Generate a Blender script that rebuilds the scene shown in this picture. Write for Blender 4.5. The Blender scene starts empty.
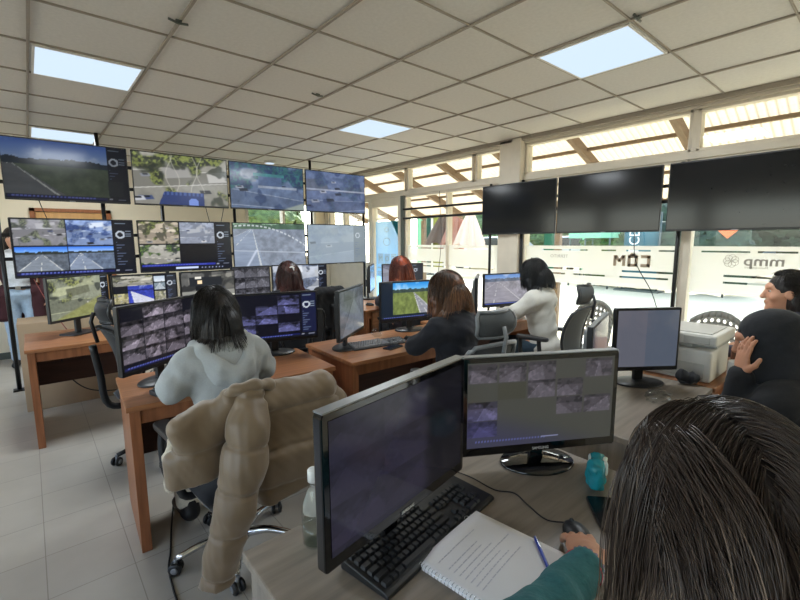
import bpy, math, random
import numpy as np
from mathutils import Vector, Matrix
random.seed(7)
SC = bpy.context.scene
COL = SC.collection
PI = math.pi

# ------------------------------------------------------------------ colour and materials
def lin(c):
    c = np.asarray(c, float)
    return np.where(c <= 0.04045, c / 12.92, ((c + 0.055) / 1.055) ** 2.4)
def hexc(h):
    h = h.lstrip('#')
    return tuple(lin([int(h[i:i + 2], 16) / 255 for i in (0, 2, 4)])) + (1.0,)

def new_mat(name):
    m = bpy.data.materials.new(name); m.use_nodes = True
    nt = m.node_tree; nt.nodes.clear()
    o = nt.nodes.new('ShaderNodeOutputMaterial')
    b = nt.nodes.new('ShaderNodeBsdfPrincipled')
    nt.links.new(b.outputs[0], o.inputs[0])
    return m, nt, b, o

def noise_col(nt, b, col, amt, scale, stretch=(1, 1, 1), detail=3.0, coord='Object', bump=0.0):
    """base colour varied by a noise texture in object space, optional bump"""
    tc = nt.nodes.new('ShaderNodeTexCoord'); mp = nt.nodes.new('ShaderNodeMapping')
    mp.inputs['Scale'].default_value = stretch
    nz = nt.nodes.new('ShaderNodeTexNoise'); nz.inputs['Scale'].default_value = scale
    nz.inputs['Detail'].default_value = detail
    cr = nt.nodes.new('ShaderNodeValToRGB')
    c = np.array(col[:3])
    cr.color_ramp.elements[0].position = 0.3; cr.color_ramp.elements[1].position = 0.7
    cr.color_ramp.elements[0].color = tuple(np.clip(c * (1 - amt), 0, 1)) + (1,)
    cr.color_ramp.elements[1].color = tuple(np.clip(c * (1 + amt), 0, 1)) + (1,)
    L = nt.links.new
    L(tc.outputs[coord], mp.inputs[0]); L(mp.outputs[0], nz.inputs['Vector'])
    L(nz.outputs['Fac'], cr.inputs[0]); L(cr.outputs[0], b.inputs['Base Color'])
    if bump:
        bp = nt.nodes.new('ShaderNodeBump'); bp.inputs['Strength'].default_value = bump
        bp.inputs['Distance'].default_value = 0.01
        L(nz.outputs['Fac'], bp.inputs['Height']); L(bp.outputs[0], b.inputs['Normal'])
    return nz

def pmat(name, col, rough=0.5, metal=0.0, amt=0.06, scale=30, stretch=(1, 1, 1), bump=0.0, spec=0.5, coat=0.0, sheen=0.0, detail=3.0):
    m, nt, b, o = new_mat(name)
    if isinstance(col, str): col = hexc(col)
    b.inputs['Roughness'].default_value = rough; b.inputs['Metallic'].default_value = metal
    b.inputs['Specular IOR Level'].default_value = spec
    b.inputs['Coat Weight'].default_value = coat
    b.inputs['Sheen Weight'].default_value = sheen
    noise_col(nt, b, col, amt, scale, stretch, detail, bump=bump)
    return m

def emat(name, col, strength):
    m, nt, b, o = new_mat(name)
    nt.nodes.remove(b)
    e = nt.nodes.new('ShaderNodeEmission'); e.inputs[0].default_value = hexc(col) if isinstance(col, str) else col
    e.inputs[1].default_value = strength
    nt.links.new(e.outputs[0], o.inputs[0]); return m

def glass_mat(name, tint=(0.93, 0.96, 0.95, 1), refl=0.06, rough=0.0):
    m, nt, b, o = new_mat(name); nt.nodes.remove(b)
    t = nt.nodes.new('ShaderNodeBsdfTransparent'); t.inputs[0].default_value = tint
    g = nt.nodes.new('ShaderNodeBsdfGlossy'); g.inputs['Roughness'].default_value = rough
    f = nt.nodes.new('ShaderNodeFresnel'); f.inputs[0].default_value = 1.45
    mx = nt.nodes.new('ShaderNodeMixShader'); ge = nt.nodes.new('ShaderNodeNewGeometry'); mu = nt.nodes.new('ShaderNodeMath'); mu.operation = 'MULTIPLY_ADD'
    mu.inputs[1].default_value = -1; mu.inputs[2].default_value = 1; nt.links.new(ge.outputs['Backfacing'], mu.inputs[0])   # one reflection per sheet, none on the way out
    m2 = nt.nodes.new('ShaderNodeMath'); m2.operation = 'MULTIPLY'; nt.links.new(mu.outputs[0], m2.inputs[0]); nt.links.new(f.outputs[0], m2.inputs[1])
    nt.links.new(m2.outputs[0], mx.inputs[0]); nt.links.new(t.outputs[0], mx.inputs[1]); nt.links.new(g.outputs[0], mx.inputs[2])
    nt.links.new(mx.outputs[0], o.inputs[0]); return m

def film_mat(name, col, clear):
    """frosted sticker film: white scattering sheet, part of the light passing straight"""
    m, nt, b, o = new_mat(name); nt.nodes.remove(b)
    t = nt.nodes.new('ShaderNodeBsdfTransparent')
    d = nt.nodes.new('ShaderNodeBsdfDiffuse'); d.inputs[0].default_value = col
    tr = nt.nodes.new('ShaderNodeBsdfTranslucent'); tr.inputs[0].default_value = col
    a = nt.nodes.new('ShaderNodeMixShader'); a.inputs[0].default_value = 0.7
    mx = nt.nodes.new('ShaderNodeMixShader'); mx.inputs[0].default_value = clear
    L = nt.links.new
    L(d.outputs[0], a.inputs[1]); L(tr.outputs[0], a.inputs[2])
    L(a.outputs[0], mx.inputs[1]); L(t.outputs[0], mx.inputs[2]); L(mx.outputs[0], o.inputs[0]); return m

def screen_mat(name, strength=1.0, rough=0.16, spec=0.35):
    m, nt, b, o = new_mat(name)
    a = nt.nodes.new('ShaderNodeAttribute'); a.attribute_name = 'picture'
    b.inputs['Base Color'].default_value = (0.012, 0.012, 0.015, 1)
    b.inputs['Roughness'].default_value = rough
    b.inputs['Specular IOR Level'].default_value = spec
    nt.links.new(a.outputs['Color'], b.inputs['Emission Color'])
    b.inputs['Emission Strength'].default_value = strength
    return m

# ------------------------------------------------------------------ mesh builder
class MB:
    def __init__(s):
        s.v = []; s.f = []; s.mi = []; s.sm = []; s.M = Matrix(); s.m = 0
    def _add(s, vs, fs, smooth=False):
        n = len(s.v)
        s.v += [tuple(s.M @ Vector(p)) for p in vs]
        for f in fs:
            s.f.append([i + n for i in f]); s.mi.append(s.m); s.sm.append(smooth)
        return s
    def box(s, lo, hi):
        x0, y0, z0 = lo; x1, y1, z1 = hi
        return s._add([(x0, y0, z0), (x1, y0, z0), (x1, y1, z0), (x0, y1, z0), (x0, y0, z1), (x1, y0, z1), (x1, y1, z1), (x0, y1, z1)],
                      [(0, 3, 2, 1), (4, 5, 6, 7), (0, 1, 5, 4), (1, 2, 6, 5), (2, 3, 7, 6), (3, 0, 4, 7)])
    def cbox(s, c, size):
        return s.box([c[i] - size[i] / 2 for i in range(3)], [c[i] + size[i] / 2 for i in range(3)])
    def bar(s, p, q, w, h, up=(0, 0, 1)):
        """box beam from p to q, width w (sideways) and height h (along up)"""
        p, q = Vector(p), Vector(q); d = (q - p).normalized(); up = Vector(up)
        if abs(d.dot(up)) > 0.99: up = Vector((1, 0, 0))
        sx = d.cross(up).normalized() * w / 2; uz = sx.cross(d).normalized() * h / 2
        vs = [p - sx - uz, p + sx - uz, p + sx + uz, p - sx + uz, q - sx - uz, q + sx - uz, q + sx + uz, q - sx + uz]
        return s._add(vs, [(0, 1, 2, 3), (7, 6, 5, 4), (0, 4, 5, 1), (1, 5, 6, 2), (2, 6, 7, 3), (3, 7, 4, 0)])
    def tube(s, pts, r, seg=10, caps=True, smooth=True, closed=False):
        pts = [Vector(p) for p in pts]; n = len(pts)
        rs = r if isinstance(r, (list, tuple)) else [r] * n
        ref = None; vs = []; fs = []
        for i, p in enumerate(pts):
            if closed: d = pts[(i + 1) % n] - pts[i - 1]
            else: d = pts[min(i + 1, n - 1)] - pts[max(i - 1, 0)]
            if d.length < 1e-9: d = Vector((0, 0, 1))
            d.normalize()
            if ref is None:
                ref = Vector((0, 0, 1)) if abs(d.z) < 0.9 else Vector((1, 0, 0))
            u = (ref - d * ref.dot(d)).normalized(); w = d.cross(u); ref = u
            for k in range(seg):
                a = 2 * PI * k / seg
                vs.append(p + (u * math.cos(a) + w * math.sin(a)) * rs[i])
        m = n if closed else n - 1
        for i in range(m):
            j = (i + 1) % n
            for k in range(seg):
                k2 = (k + 1) % seg
                fs.append((i * seg + k, i * seg + k2, j * seg + k2, j * seg + k))
        s._add(vs, fs, smooth)
        if caps and not closed:
            b = len(s.v) - n * seg
            s.f.append([b + k for k in range(seg)][::-1]); s.mi.append(s.m); s.sm.append(False)
            b2 = b + (n - 1) * seg
            s.f.append([b2 + k for k in range(seg)]); s.mi.append(s.m); s.sm.append(False)
        return s
    def lathe(s, prof, seg=24, smooth=True, o=(0, 0, 0)):
        """profile of (radius, z) turned about the z axis through o"""
        vs = []; fs = []
        for r, z in prof:
            for k in range(seg):
                a = 2 * PI * k / seg
                vs.append((o[0] + r * math.cos(a), o[1] + r * math.sin(a), o[2] + z))
        for i in range(len(prof) - 1):
            for k in range(seg):
                k2 = (k + 1) % seg
                fs.append((i * seg + k, i * seg + k2, (i + 1) * seg + k2, (i + 1) * seg + k))
        fs.append(tuple(range(seg))[::-1]); fs.append(tuple((len(prof) - 1) * seg + k for k in range(seg)))
        return s._add(vs, fs, smooth)
    def prism(s, poly, h0, h1, axis='z', smooth=False):
        """polygon extruded along axis between h0 and h1"""
        def P(a, b, h): return {'z': (a, b, h), 'y': (a, h, b), 'x': (h, a, b)}[axis]
        n = len(poly)
        vs = [P(a, b, h0) for a, b in poly] + [P(a, b, h1) for a, b in poly]
        fs = [tuple(range(n))[::-1], tuple(range(n, 2 * n))] + [(i, (i + 1) % n, n + (i + 1) % n, n + i) for i in range(n)]
        if axis == 'y': fs = [f[::-1] for f in fs]
        return s._add(vs, fs, smooth)
    def surf(s, P, nu, nv, smooth=True, thick=0.0):
        """grid surface P(u,v); with thickness it becomes a closed shell along its normals"""
        g = [[Vector(P(i / nu, j / nv)) for i in range(nu + 1)] for j in range(nv + 1)]
        vs = [p for r in g for p in r]; W = nu + 1
        fs = [(j * W + i, j * W + i + 1, (j + 1) * W + i + 1, (j + 1) * W + i) for j in range(nv) for i in range(nu)]
        if thick:
            n0 = len(vs); back = []
            for j in range(nv + 1):
                for i in range(nu + 1):
                    du = g[j][min(i + 1, nu)] - g[j][max(i - 1, 0)]; dv = g[min(j + 1, nv)][i] - g[max(j - 1, 0)][i]
                    nn = du.cross(dv); nn = nn.normalized() if nn.length > 1e-12 else Vector((0, 0, 1))
                    back.append(g[j][i] - nn * thick)
            vs += back
            fs += [tuple(n0 + k for k in f[::-1]) for f in fs]
            rim = [i for i in range(W)] + [j * W + nu for j in range(1, nv + 1)] + [nv * W + i for i in range(nu - 1, -1, -1)] + [j * W for j in range(nv - 1, 0, -1)]
            for a, b in zip(rim, rim[1:] + rim[:1]): fs.append((b, a, n0 + a, n0 + b))
        return s._add(vs, fs, smooth)
    def build(s, name, mats, parent=None, bevel=0.0, loc=None, rot=None, bseg=2):
        me = bpy.data.meshes.new(name)
        me.from_pydata(s.v, [], s.f)
        if not isinstance(mats, (list, tuple)): mats = [mats]
        for m in mats: me.materials.append(m)
        me.polygons.foreach_set('material_index', s.mi); me.polygons.foreach_set('use_smooth', s.sm)
        me.update()
        return link(name, me, parent, bevel, loc, rot, bseg)

def link(name, me, parent=None, bevel=0.0, loc=None, rot=None, bseg=2):
    o = bpy.data.objects.new(name, me); COL.objects.link(o)
    if parent is not None: o.parent = parent
    if loc is not None: o.location = loc
    if rot is not None: o.rotation_euler = rot
    if bevel:
        md = o.modifiers.new('edge', 'BEVEL'); md.width = bevel; md.segments = bseg; md.limit_method = 'ANGLE'; md.angle_limit = 0.7
        md.harden_normals = False
    return o

def tag(o, label, cat, group=None):
    o['label'] = label; o['category'] = cat
    if group: o['group'] = group
    return o
def thing(name, label, cat, loc=(0, 0, 0), rz=0.0, group=None):
    o = bpy.data.objects.new(name, None); COL.objects.link(o)
    o.location = loc; o.rotation_euler = (0, 0, rz); o.empty_display_size = 0.1
    return tag(o, label, cat, group)
def struct(o):
    o['kind'] = 'structure'; return o
def dup(root, loc, rz, label, group=None, scale=None):
    def cp(o, par):
        c = o.copy(); COL.objects.link(c); c.parent = par
        for ch in [k for k in bpy.data.objects if k.parent == o and k.name in COL.objects]: cp(ch, c)
        return c
    r = cp(root, None)
    r.location = loc; r.rotation_euler = (0, 0, rz); r['label'] = label
    if group: r['group'] = group
    return r
def smooth_path(pts, n=8):
    """Catmull-Rom through pts"""
    P = [Vector(p) for p in pts]; P = [P[0] * 2 - P[1]] + P + [P[-1] * 2 - P[-2]]
    out = []
    for i in range(1, len(P) - 2):
        for k in range(n):
            t = k / n
            a, b, c, d = P[i - 1], P[i], P[i + 1], P[i + 2]
            out.append(0.5 * ((2 * b) + (c - a) * t + (2 * a - 5 * b + 4 * c - d) * t * t + (3 * b - a - 3 * c + d) * t ** 3))
    out.append(P[-2]); return out
def rrect(w, h, r, n=4, cx=0, cy=0):
    """rounded rectangle outline"""
    out = []
    for qx, qy, a0 in ((1, 1, 0), (-1, 1, 90), (-1, -1, 180), (1, -1, 270)):
        for k in range(n + 1):
            a = math.radians(a0 + 90 * k / n)
            out.append((cx + qx * (w / 2 - r) + r * math.cos(a), cy + qy * (h / 2 - r) + r * math.sin(a)))
    return out
def text_mesh(name, body, size, mat, parent=None, depth=0.001, align='CENTER', fat=0.0):
    cu = bpy.data.curves.new(name, 'FONT'); cu.body = body; cu.size = size; cu.extrude = depth; cu.align_x = align; cu.align_y = 'CENTER'; cu.offset = fat
    tmp = bpy.data.objects.new(name + '_tmp', cu); COL.objects.link(tmp)
    dg = bpy.context.evaluated_depsgraph_get(); dg.update()
    me = bpy.data.meshes.new_from_object(tmp.evaluated_get(dg))
    bpy.data.objects.remove(tmp); me.name = name; me.materials.clear(); me.materials.append(mat)
    return link(name, me, parent)

# ------------------------------------------------------------------ rounded solids: blended distance fields turned into one continuous mesh
class SDF:
    """each prim: (function(P)->distance, lo, hi, blend, op)"""
    def __init__(s): s.p = []
    def cone(s, a, b, ra, rb=None, k=0.02, op='u', squash=None):
        a = np.array(a, float); b = np.array(b, float); rb = ra if rb is None else rb
        ab = b - a; L2 = max(float(ab @ ab), 1e-12); r = max(ra, rb)
        def f(X, Y, Z):
            px, py, pz = X - a[0], Y - a[1], Z - a[2]
            t = np.clip((px * ab[0] + py * ab[1] + pz * ab[2]) / L2, 0, 1)
            dx, dy, dz = px - t * ab[0], py - t * ab[1], pz - t * ab[2]
            return np.sqrt(dx * dx + dy * dy + dz * dz) - (ra + (rb - ra) * t)
        s.p.append((f, np.minimum(a, b) - r, np.maximum(a, b) + r, k, op)); return s
    def chain(s, pts, rs, k=0.02):
        for i in range(len(pts) - 1): s.cone(pts[i], pts[i + 1], rs[i], rs[i + 1], k)
        return s
    def ell(s, c, r, k=0.02, op='u', R=None):
        c = np.array(c, float); r = np.array(r, float); m = float(r.max())
        Rm = None if R is None else np.array(R, float)   # rows = local axes
        def f(X, Y, Z):
            x, y, z = X - c[0], Y - c[1], Z - c[2]
            if Rm is not None:
                x, y, z = (Rm[0, 0] * x + Rm[0, 1] * y + Rm[0, 2] * z, Rm[1, 0] * x + Rm[1, 1] * y + Rm[1, 2] * z, Rm[2, 0] * x + Rm[2, 1] * y + Rm[2, 2] * z)
            k0 = np.sqrt((x / r[0]) ** 2 + (y / r[1]) ** 2 + (z / r[2]) ** 2)
            k1 = np.sqrt((x / r[0] ** 2) ** 2 + (y / r[1] ** 2) ** 2 + (z / r[2] ** 2) ** 2)
            return k0 * (k0 - 1.0) / np.maximum(k1, 1e-6)
        s.p.append((f, c - m, c + m, k, op)); return s
    def rbox(s, c, h, r, k=0.02, op='u', R=None):
        c = np.array(c, float); h = np.array(h, float); m = float(np.linalg.norm(h))
        Rm = None if R is None else np.array(R, float)
        def f(X, Y, Z):
            x, y, z = X - c[0], Y - c[1], Z - c[2]
            if Rm is not None:
                x, y, z = (Rm[0, 0] * x + Rm[0, 1] * y + Rm[0, 2] * z, Rm[1, 0] * x + Rm[1, 1] * y + Rm[1, 2] * z, Rm[2, 0] * x + Rm[2, 1] * y + Rm[2, 2] * z)
            qx, qy, qz = np.abs(x) - h[0] + r, np.abs(y) - h[1] + r, np.abs(z) - h[2] + r
            return np.sqrt(np.maximum(qx, 0) ** 2 + np.maximum(qy, 0) ** 2 + np.maximum(qz, 0) ** 2) + np.minimum(np.maximum(qx, np.maximum(qy, qz)), 0) - r
        s.p.append((f, c - m, c + m, k, op)); return s
    def cut(s, point, normal, k=0.0):
        """keep the side the normal points away from"""
        p = np.array(point, float); n = np.array(normal, float); n /= np.linalg.norm(n)
        def f(X, Y, Z): return (X - p[0]) * n[0] + (Y - p[1]) * n[1] + (Z - p[2]) * n[2]
        s.p.append((f, None, None, k, 'i')); return s
    def mesh(s, vox, inflate=0.0, disp=None):
        los = [p[1] for p in s.p if p[4] == 'u']; his = [p[2] for p in s.p if p[4] == 'u']
        pad = vox * 4 + inflate + 0.02
        lo = np.min(los, axis=0) - pad; hi = np.max(his, axis=0) + pad
        n = np.maximum(np.ceil((hi - lo) / vox).astype(int) + 1, 4)
        xs, ys, zs = [lo[i] + vox * np.arange(n[i]) for i in range(3)]
        D = np.full(n, 1.0, np.float32)
        for f, l, h, k, op in s.p:
            if l is None: sl = [slice(0, n[i]) for i in range(3)]
            else:
                q = pad + k
                sl = [slice(max(0, int((l[i] - q - lo[i]) / vox)), max(1, min(n[i], int((h[i] + q - lo[i]) / vox) + 2))) for i in range(3)]
            d = f(xs[sl[0]][:, None, None], ys[sl[1]][None, :, None], zs[sl[2]][None, None, :]).astype(np.float32)
            c = D[tuple(sl)]
            if op == 'u':
                if k > 0:
                    hh = np.clip(0.5 + 0.5 * (c - d) / k, 0, 1)
                    D[tuple(sl)] = c + (d - c) * hh - k * hh * (1 - hh)
                else: D[tuple(sl)] = np.minimum(c, d)
            elif op == 's':
                if k > 0:
                    hh = np.clip(0.5 - 0.5 * (c + d) / k, 0, 1)
                    D[tuple(sl)] = c + (-d - c) * hh + k * hh * (1 - hh)
                else: D[tuple(sl)] = np.maximum(c, -d)
            else:
                D[tuple(sl)] = np.maximum(c, d - inflate if op == 'ii' else d)
            if op in ('u',) and inflate and False: pass
        if disp is not None:
            D = D + disp(xs[:, None, None], ys[None, :, None], zs[None, None, :]).astype(np.float32)
        return nets(D - inflate, lo, vox)

def nets(D, lo, vox):
    """naive surface nets"""
    S = D < 0
    nx, ny, nz = D.shape
    mix = np.zeros((nx - 1, ny - 1, nz - 1), np.int8)
    cs = [(i, j, k) for i in (0, 1) for j in (0, 1) for k in (0, 1)]
    for i, j, k in cs: mix += S[i:nx - 1 + i, j:ny - 1 + j, k:nz - 1 + k]
    act = (mix > 0) & (mix < 8)
    idx = np.full(act.shape, -1, np.int64); A = np.argwhere(act)
    idx[act] = np.arange(len(A))
    acc = np.zeros((len(A), 3)); cnt = np.zeros(len(A))
    corner = {c: D[A[:, 0] + c[0], A[:, 1] + c[1], A[:, 2] + c[2]].astype(float) for c in cs}
    for a in cs:
        for ax in range(3):
            if a[ax]: continue
            b = list(a); b[ax] = 1; b = tuple(b)
            da, db = corner[a], corner[b]
            x = (da < 0) != (db < 0)
            t = np.where(x, da / np.where(x, da - db, 1), 0)
            p = np.zeros((len(A), 3)); p[:] = a; p[:, ax] = t
            acc[x] += p[x]; cnt[x] += 1
    V = lo + vox * (A + acc / cnt[:, None])
    F = []
    for ax in range(3):
        o1, o2 = [(1, 2), (2, 0), (0, 1)][ax]
        sl0 = [slice(0, None)] * 3; sl1 = [slice(0, None)] * 3
        sl0[ax] = slice(0, -1); sl1[ax] = slice(1, None)
        E = S[tuple(sl0)] != S[tuple(sl1)]
        I = np.argwhere(E)
        ok = (I[:, o1] > 0) & (I[:, o2] > 0) & (I[:, o1] < D.shape[o1] - 1) & (I[:, o2] < D.shape[o2] - 1)
        I = I[ok]
        ins = S[I[:, 0], I[:, 1], I[:, 2]]
        def at(d1, d2):
            J = I.copy(); J[:, o1] += d1; J[:, o2] += d2
            return idx[J[:, 0], J[:, 1], J[:, 2]]
        q = np.stack([at(-1, -1), at(0, -1), at(0, 0), at(-1, 0)], 1)
        q[~ins] = q[~ins][:, ::-1]
        F.append(q)
    return V, np.concatenate(F)

def np_mesh(name, V, F, mats, parent=None, mi=None, smooth=True, relax=0, loc=None):
    V = np.array(V, float)
    if relax:
        e = np.concatenate([F[:, [0, 1]], F[:, [1, 2]], F[:, [2, 3]], F[:, [3, 0]]])
        for _ in range(relax):
            acc = np.zeros_like(V); cnt = np.zeros(len(V))
            for a, b in ((0, 1), (1, 0)):
                np.add.at(acc, e[:, a], V[e[:, b]]); np.add.at(cnt, e[:, a], 1)
            V = 0.5 * V + 0.5 * acc / np.maximum(cnt, 1)[:, None]
    me = bpy.data.meshes.new(name)
    n = len(F); w = F.shape[1]
    me.vertices.add(len(V)); me.vertices.foreach_set('co', V.astype(np.float32).ravel())
    me.loops.add(n * w); me.loops.foreach_set('vertex_index', F.astype(np.int32).ravel())
    me.polygons.add(n); me.polygons.foreach_set('loop_start', np.arange(0, n * w, w, dtype=np.int32))
    try: me.polygons.foreach_set('loop_total', np.full(n, w, np.int32))
    except Exception: pass
    if not isinstance(mats, (list, tuple)): mats = [mats]
    for m in mats: me.materials.append(m)
    if mi is not None: me.polygons.foreach_set('material_index', np.asarray(mi, np.int32))
    me.polygons.foreach_set('use_smooth', np.full(n, smooth))
    me.update(calc_edges=True); me.validate()
    return link(name, me, parent, loc=loc)

def vnoise(X, Y, Z, seed=0):
    """cheap smooth pseudo-noise from sines, range about -1..1 (broadcasts)"""
    r = np.random.RandomState(seed); out = 0
    for k in range(5):
        w = r.normal(size=3) * (1.0 + 0.45 * k); ph = r.uniform(0, 6.28)
        out = out + np.sin(w[0] * X + w[1] * Y + w[2] * Z + ph) / (1 + 0.35 * k)
    return out / 2.4
# ------------------------------------------------------------------ pictures shown on the screens (per-vertex colours of a fine grid)
def fnoise(h, w, seed, fy, fx, octaves=4):
    r = np.random.RandomState(seed); out = np.zeros((h, w)); amp = 1.0; tot = 0
    for o in range(octaves):
        gy, gx = max(2, int(fy * 2 ** o) + 2), max(2, int(fx * 2 ** o) + 2)
        g = r.rand(gy, gx)
        yy = np.linspace(0, gy - 1.001, h); xx = np.linspace(0, gx - 1.001, w)
        y0 = yy.astype(int); x0 = xx.astype(int); ty = (yy - y0)[:, None]; tx = (xx - x0)[None]
        a = g[y0][:, x0]; b = g[y0][:, x0 + 1]; c = g[y0 + 1][:, x0]; d = g[y0 + 1][:, x0 + 1]
        out += amp * ((a * (1 - tx) + b * tx) * (1 - ty) + (c * (1 - tx) + d * tx) * ty); tot += amp; amp *= 0.6
    return out / tot
def rgb(h):
    h = h.lstrip('#'); return np.array([int(h[i:i + 2], 16) / 255 for i in (0, 2, 4)])
def uv(h, w):
    return np.meshgrid((np.arange(w) + .5) / w, (np.arange(h) + .5) / h)
def mixc(img, mask, col):
    m = mask[..., None] if mask.ndim == 2 else mask
    return img * (1 - m) + np.asarray(col) * m
def sm(a, b, x): 
    t = np.clip((x - a) / (b - a), 0, 1); return t * t * (3 - 2 * t)

def pic_road(h, w, seed=0, hor=.36, sky=('#3f6fd0', '#a9c4ea'), ground='#5d5f52', road='#77787c', vx=.3, left=.1, right=.85, lines=True, trees='#2b3330', tree_h=.09):
    U, V = uv(h, w); n = fnoise(h, w, seed, 10, 16); n2 = fnoise(h, w, seed + 1, 3, 12)
    t = np.clip(V / hor, 0, 1)[..., None]
    img = rgb(sky[0]) * (1 - t) + rgb(sky[1]) * t
    img = mixc(img, sm(.55, .75, fnoise(h, w, seed + 3, 3, 5)) * .5, (.9, .93, .97))
    g = rgb(ground)[None, None] * (.65 + .7 * n[..., None])
    img = np.where((V > hor)[..., None], g, img)
    d = np.clip((V - hor) / (1 - hor), 1e-3, 1)
    xl = vx + (left - vx) * d; xr = vx + (right - vx) * d
    on = (V > hor) & (U > xl) & (U < xr)
    img = np.where(on[..., None], rgb(road) * (.85 + .3 * fnoise(h, w, seed + 5, 20, 8)[..., None]), img)
    if lines:
        for q in (.04, .5, .96):
            xc = xl + (xr - xl) * q; lw = .012 * d + .002
            m = (V > hor) & (np.abs(U - xc) < lw) & ((q != .5) | (np.sin(14 / (d + .12)) > 0))
            img = mixc(img, m.astype(float) * .7, (.92, .92, .9))
    tm = (V < hor + .015) & (V > hor - tree_h * (.35 + 1.3 * n2))
    img = np.where(tm[..., None], rgb(trees) * (.6 + .8 * n[..., None]), img)
    return img
def quad(img, pts, col, soft=1.0):
    """filled convex polygon in u,v"""
    h, w = img.shape[:2]; U, V = uv(h, w); m = np.ones((h, w)); n = len(pts)
    ar = sum(pts[i][0] * pts[(i + 1) % n][1] - pts[(i + 1) % n][0] * pts[i][1] for i in range(n)); sg = 1 if ar > 0 else -1
    for i in range(n):
        (x0, y0), (x1, y1) = pts[i], pts[(i + 1) % n]; d = sg * ((x1 - x0) * (V - y0) - (y1 - y0) * (U - x0)) / (math.hypot(x1 - x0, y1 - y0) + 1e-9)
        m *= np.clip(d * h * soft + .5, 0, 1)
    return mixc(img, m, col)
def pic_lot(h, w, seed=0, tone='#8b8a86', dark='#2d302c', green='#5d6b3a', cars=10, gamt=.5, light='#c9c8c4'):
    """street or yard seen from a mast: paving, a road across, kerbs, tree crowns with shade, parked vehicles"""
    U, V = uv(h, w); r = np.random.RandomState(seed); f = fnoise(h, w, seed + 9, 10, 14, 3); ff = fnoise(h, w, seed + 8, 26, 40, 2)
    img = rgb(tone)[None, None] * (.88 + .24 * f[..., None]) * (1.08 - .2 * V[..., None])
    a, b = r.uniform(-.3, .5), r.uniform(.35, .75)
    img = quad(img, [(-.1, b), (1.1, b + a * .5), (1.1, b + a * .5 + .22), (-.1, b + .34)], rgb(tone) * .82)
    for q in (0, .34): img = mixc(img, sm(.012, .004, np.abs(V - b - q - (a * .5 - (.12 if q else 0)) * U)) * .8, rgb(light))
    for k in range(3): x = r.uniform(0, 1); y = r.uniform(.1, .35); img = quad(img, [(x - .18, y), (x + .2, y - .06), (x + .22, y + .12), (x - .16, y + .2)], rgb(light) * r.uniform(.55, 1.0))
    tr = sm(.50, .62, fnoise(h, w, seed + 2, 3, 4, 2) + .25 * (.35 - V))
    crown = rgb(dark) + (rgb(green) - rgb(dark)) * sm(.3, .7, ff)[..., None]; crown = crown * (.7 + .6 * f[..., None])
    img = img * (1 - (tr * (.4 + gamt))[..., None].clip(0, 1)) + crown * (tr * (.4 + gamt))[..., None].clip(0, 1)
    img = mixc(img, sm(.60, .68, fnoise(h, w, seed, 3, 5, 3)) * .7, rgb(dark))
    for i in range(cars):
        x, y = r.rand(), .2 + .75 * r.rand(); s = .02 + .045 * y
        c = [(.86, .86, .88), (.13, .14, .16), (.5, .52, .56), (.72, .73, .76), (.25, .3, .45)][r.randint(5)]
        img = quad(img, [(x - s * 1.3, y - s * .5), (x + s, y - s * .8), (x + s * 1.4, y + s * .5), (x - s * .9, y + s * .9)], c); img = quad(img, [(x - s * .7, y - s * .5), (x + s * .6, y - s * .6), (x + s * .7, y - s * .05), (x - s * .5, y + .05 * s)], (.08, .09, .11))
    return np.clip(img, 0, 1)
def pic_grey(h, w, seed=0, tint=(.62, .58, .68), lo=.25, hi=1.0):
    """washed night-time camera picture: road wedge, dark skyline, pale lights, low detail"""
    U, V = uv(h, w); r = np.random.RandomState(seed); g = np.zeros((h, w)) + lo + .30 * (hi - lo)
    hz = r.uniform(.15, .4); g += np.where(V < hz, -.18, .06) * (hi - lo)
    vx, xl, xr = r.uniform(.1, .9), r.uniform(-.6, .4), r.uniform(.6, 1.6); d = np.clip((V - hz) / (1 - hz), 1e-3, 1); road = (V > hz) & (U > vx + (xl - vx) * d) & (U < vx + (xr - vx) * d)
    g += road * .26 * (hi - lo); g += .35 * (hi - lo) * (sm(.02, .0, np.abs(U - vx - (xl - vx) * d) * 1.0) * (V > hz))
    g -= .30 * (hi - lo) * sm(.5, .66, fnoise(h, w, seed, 3, 4, 3)) * (1 - road * .7); g += .25 * (hi - lo) * sm(.62, .72, fnoise(h, w, seed + 5, 5, 7, 2))
    g *= .9 + .2 * fnoise(h, w, seed + 3, 14, 20, 2)
    return np.clip(g, 0, 1)[..., None] * np.array(tint)
def put(img, x0, y0, x1, y1, fn, *a, **k):
    h, w = img.shape[:2]; i0, i1, j0, j1 = int(y0 * h), int(y1 * h), int(x0 * w), int(x1 * w)
    img[i0:i1, j0:j1] = fn(i1 - i0, j1 - j0, *a, **k)
def rect(img, x0, y0, x1, y1, c):
    h, w = img.shape[:2]; img[int(y0 * h):max(int(y0 * h) + 1, int(y1 * h)), int(x0 * w):max(int(x0 * w) + 1, int(x1 * w))] = np.array(c)
def sidebar(img, x0=.82, y1=.93, bg='#10131c'):
    """control strip: dial, small buttons and list lines"""
    h, w = img.shape[:2]; U, V = uv(h, w)
    m = (U > x0) & (V < y1); img[m] = rgb(bg)
    cx = x0 + (1 - x0) * .33; cy = .27; asp = w / h
    d = np.hypot((U - cx) * asp, V - cy)
    img[(d < .075) & (d > .045)] = (.72, .75, .8)
    for k in range(9):
        rect(img, x0 + .02, .42 + .052 * k, x0 + .03 + .09 * ((k * 37 % 10) / 10), .432 + .052 * k, (.35, .4, .52))
    for k in range(3): rect(img, x0 + .11, .2 + .05 * k, x0 + .16, .215 + .05 * k, (.5, .55, .62))
    rect(img, x0 + .02, .06, x0 + .12, .075, (.45, .5, .58)); return img
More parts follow.
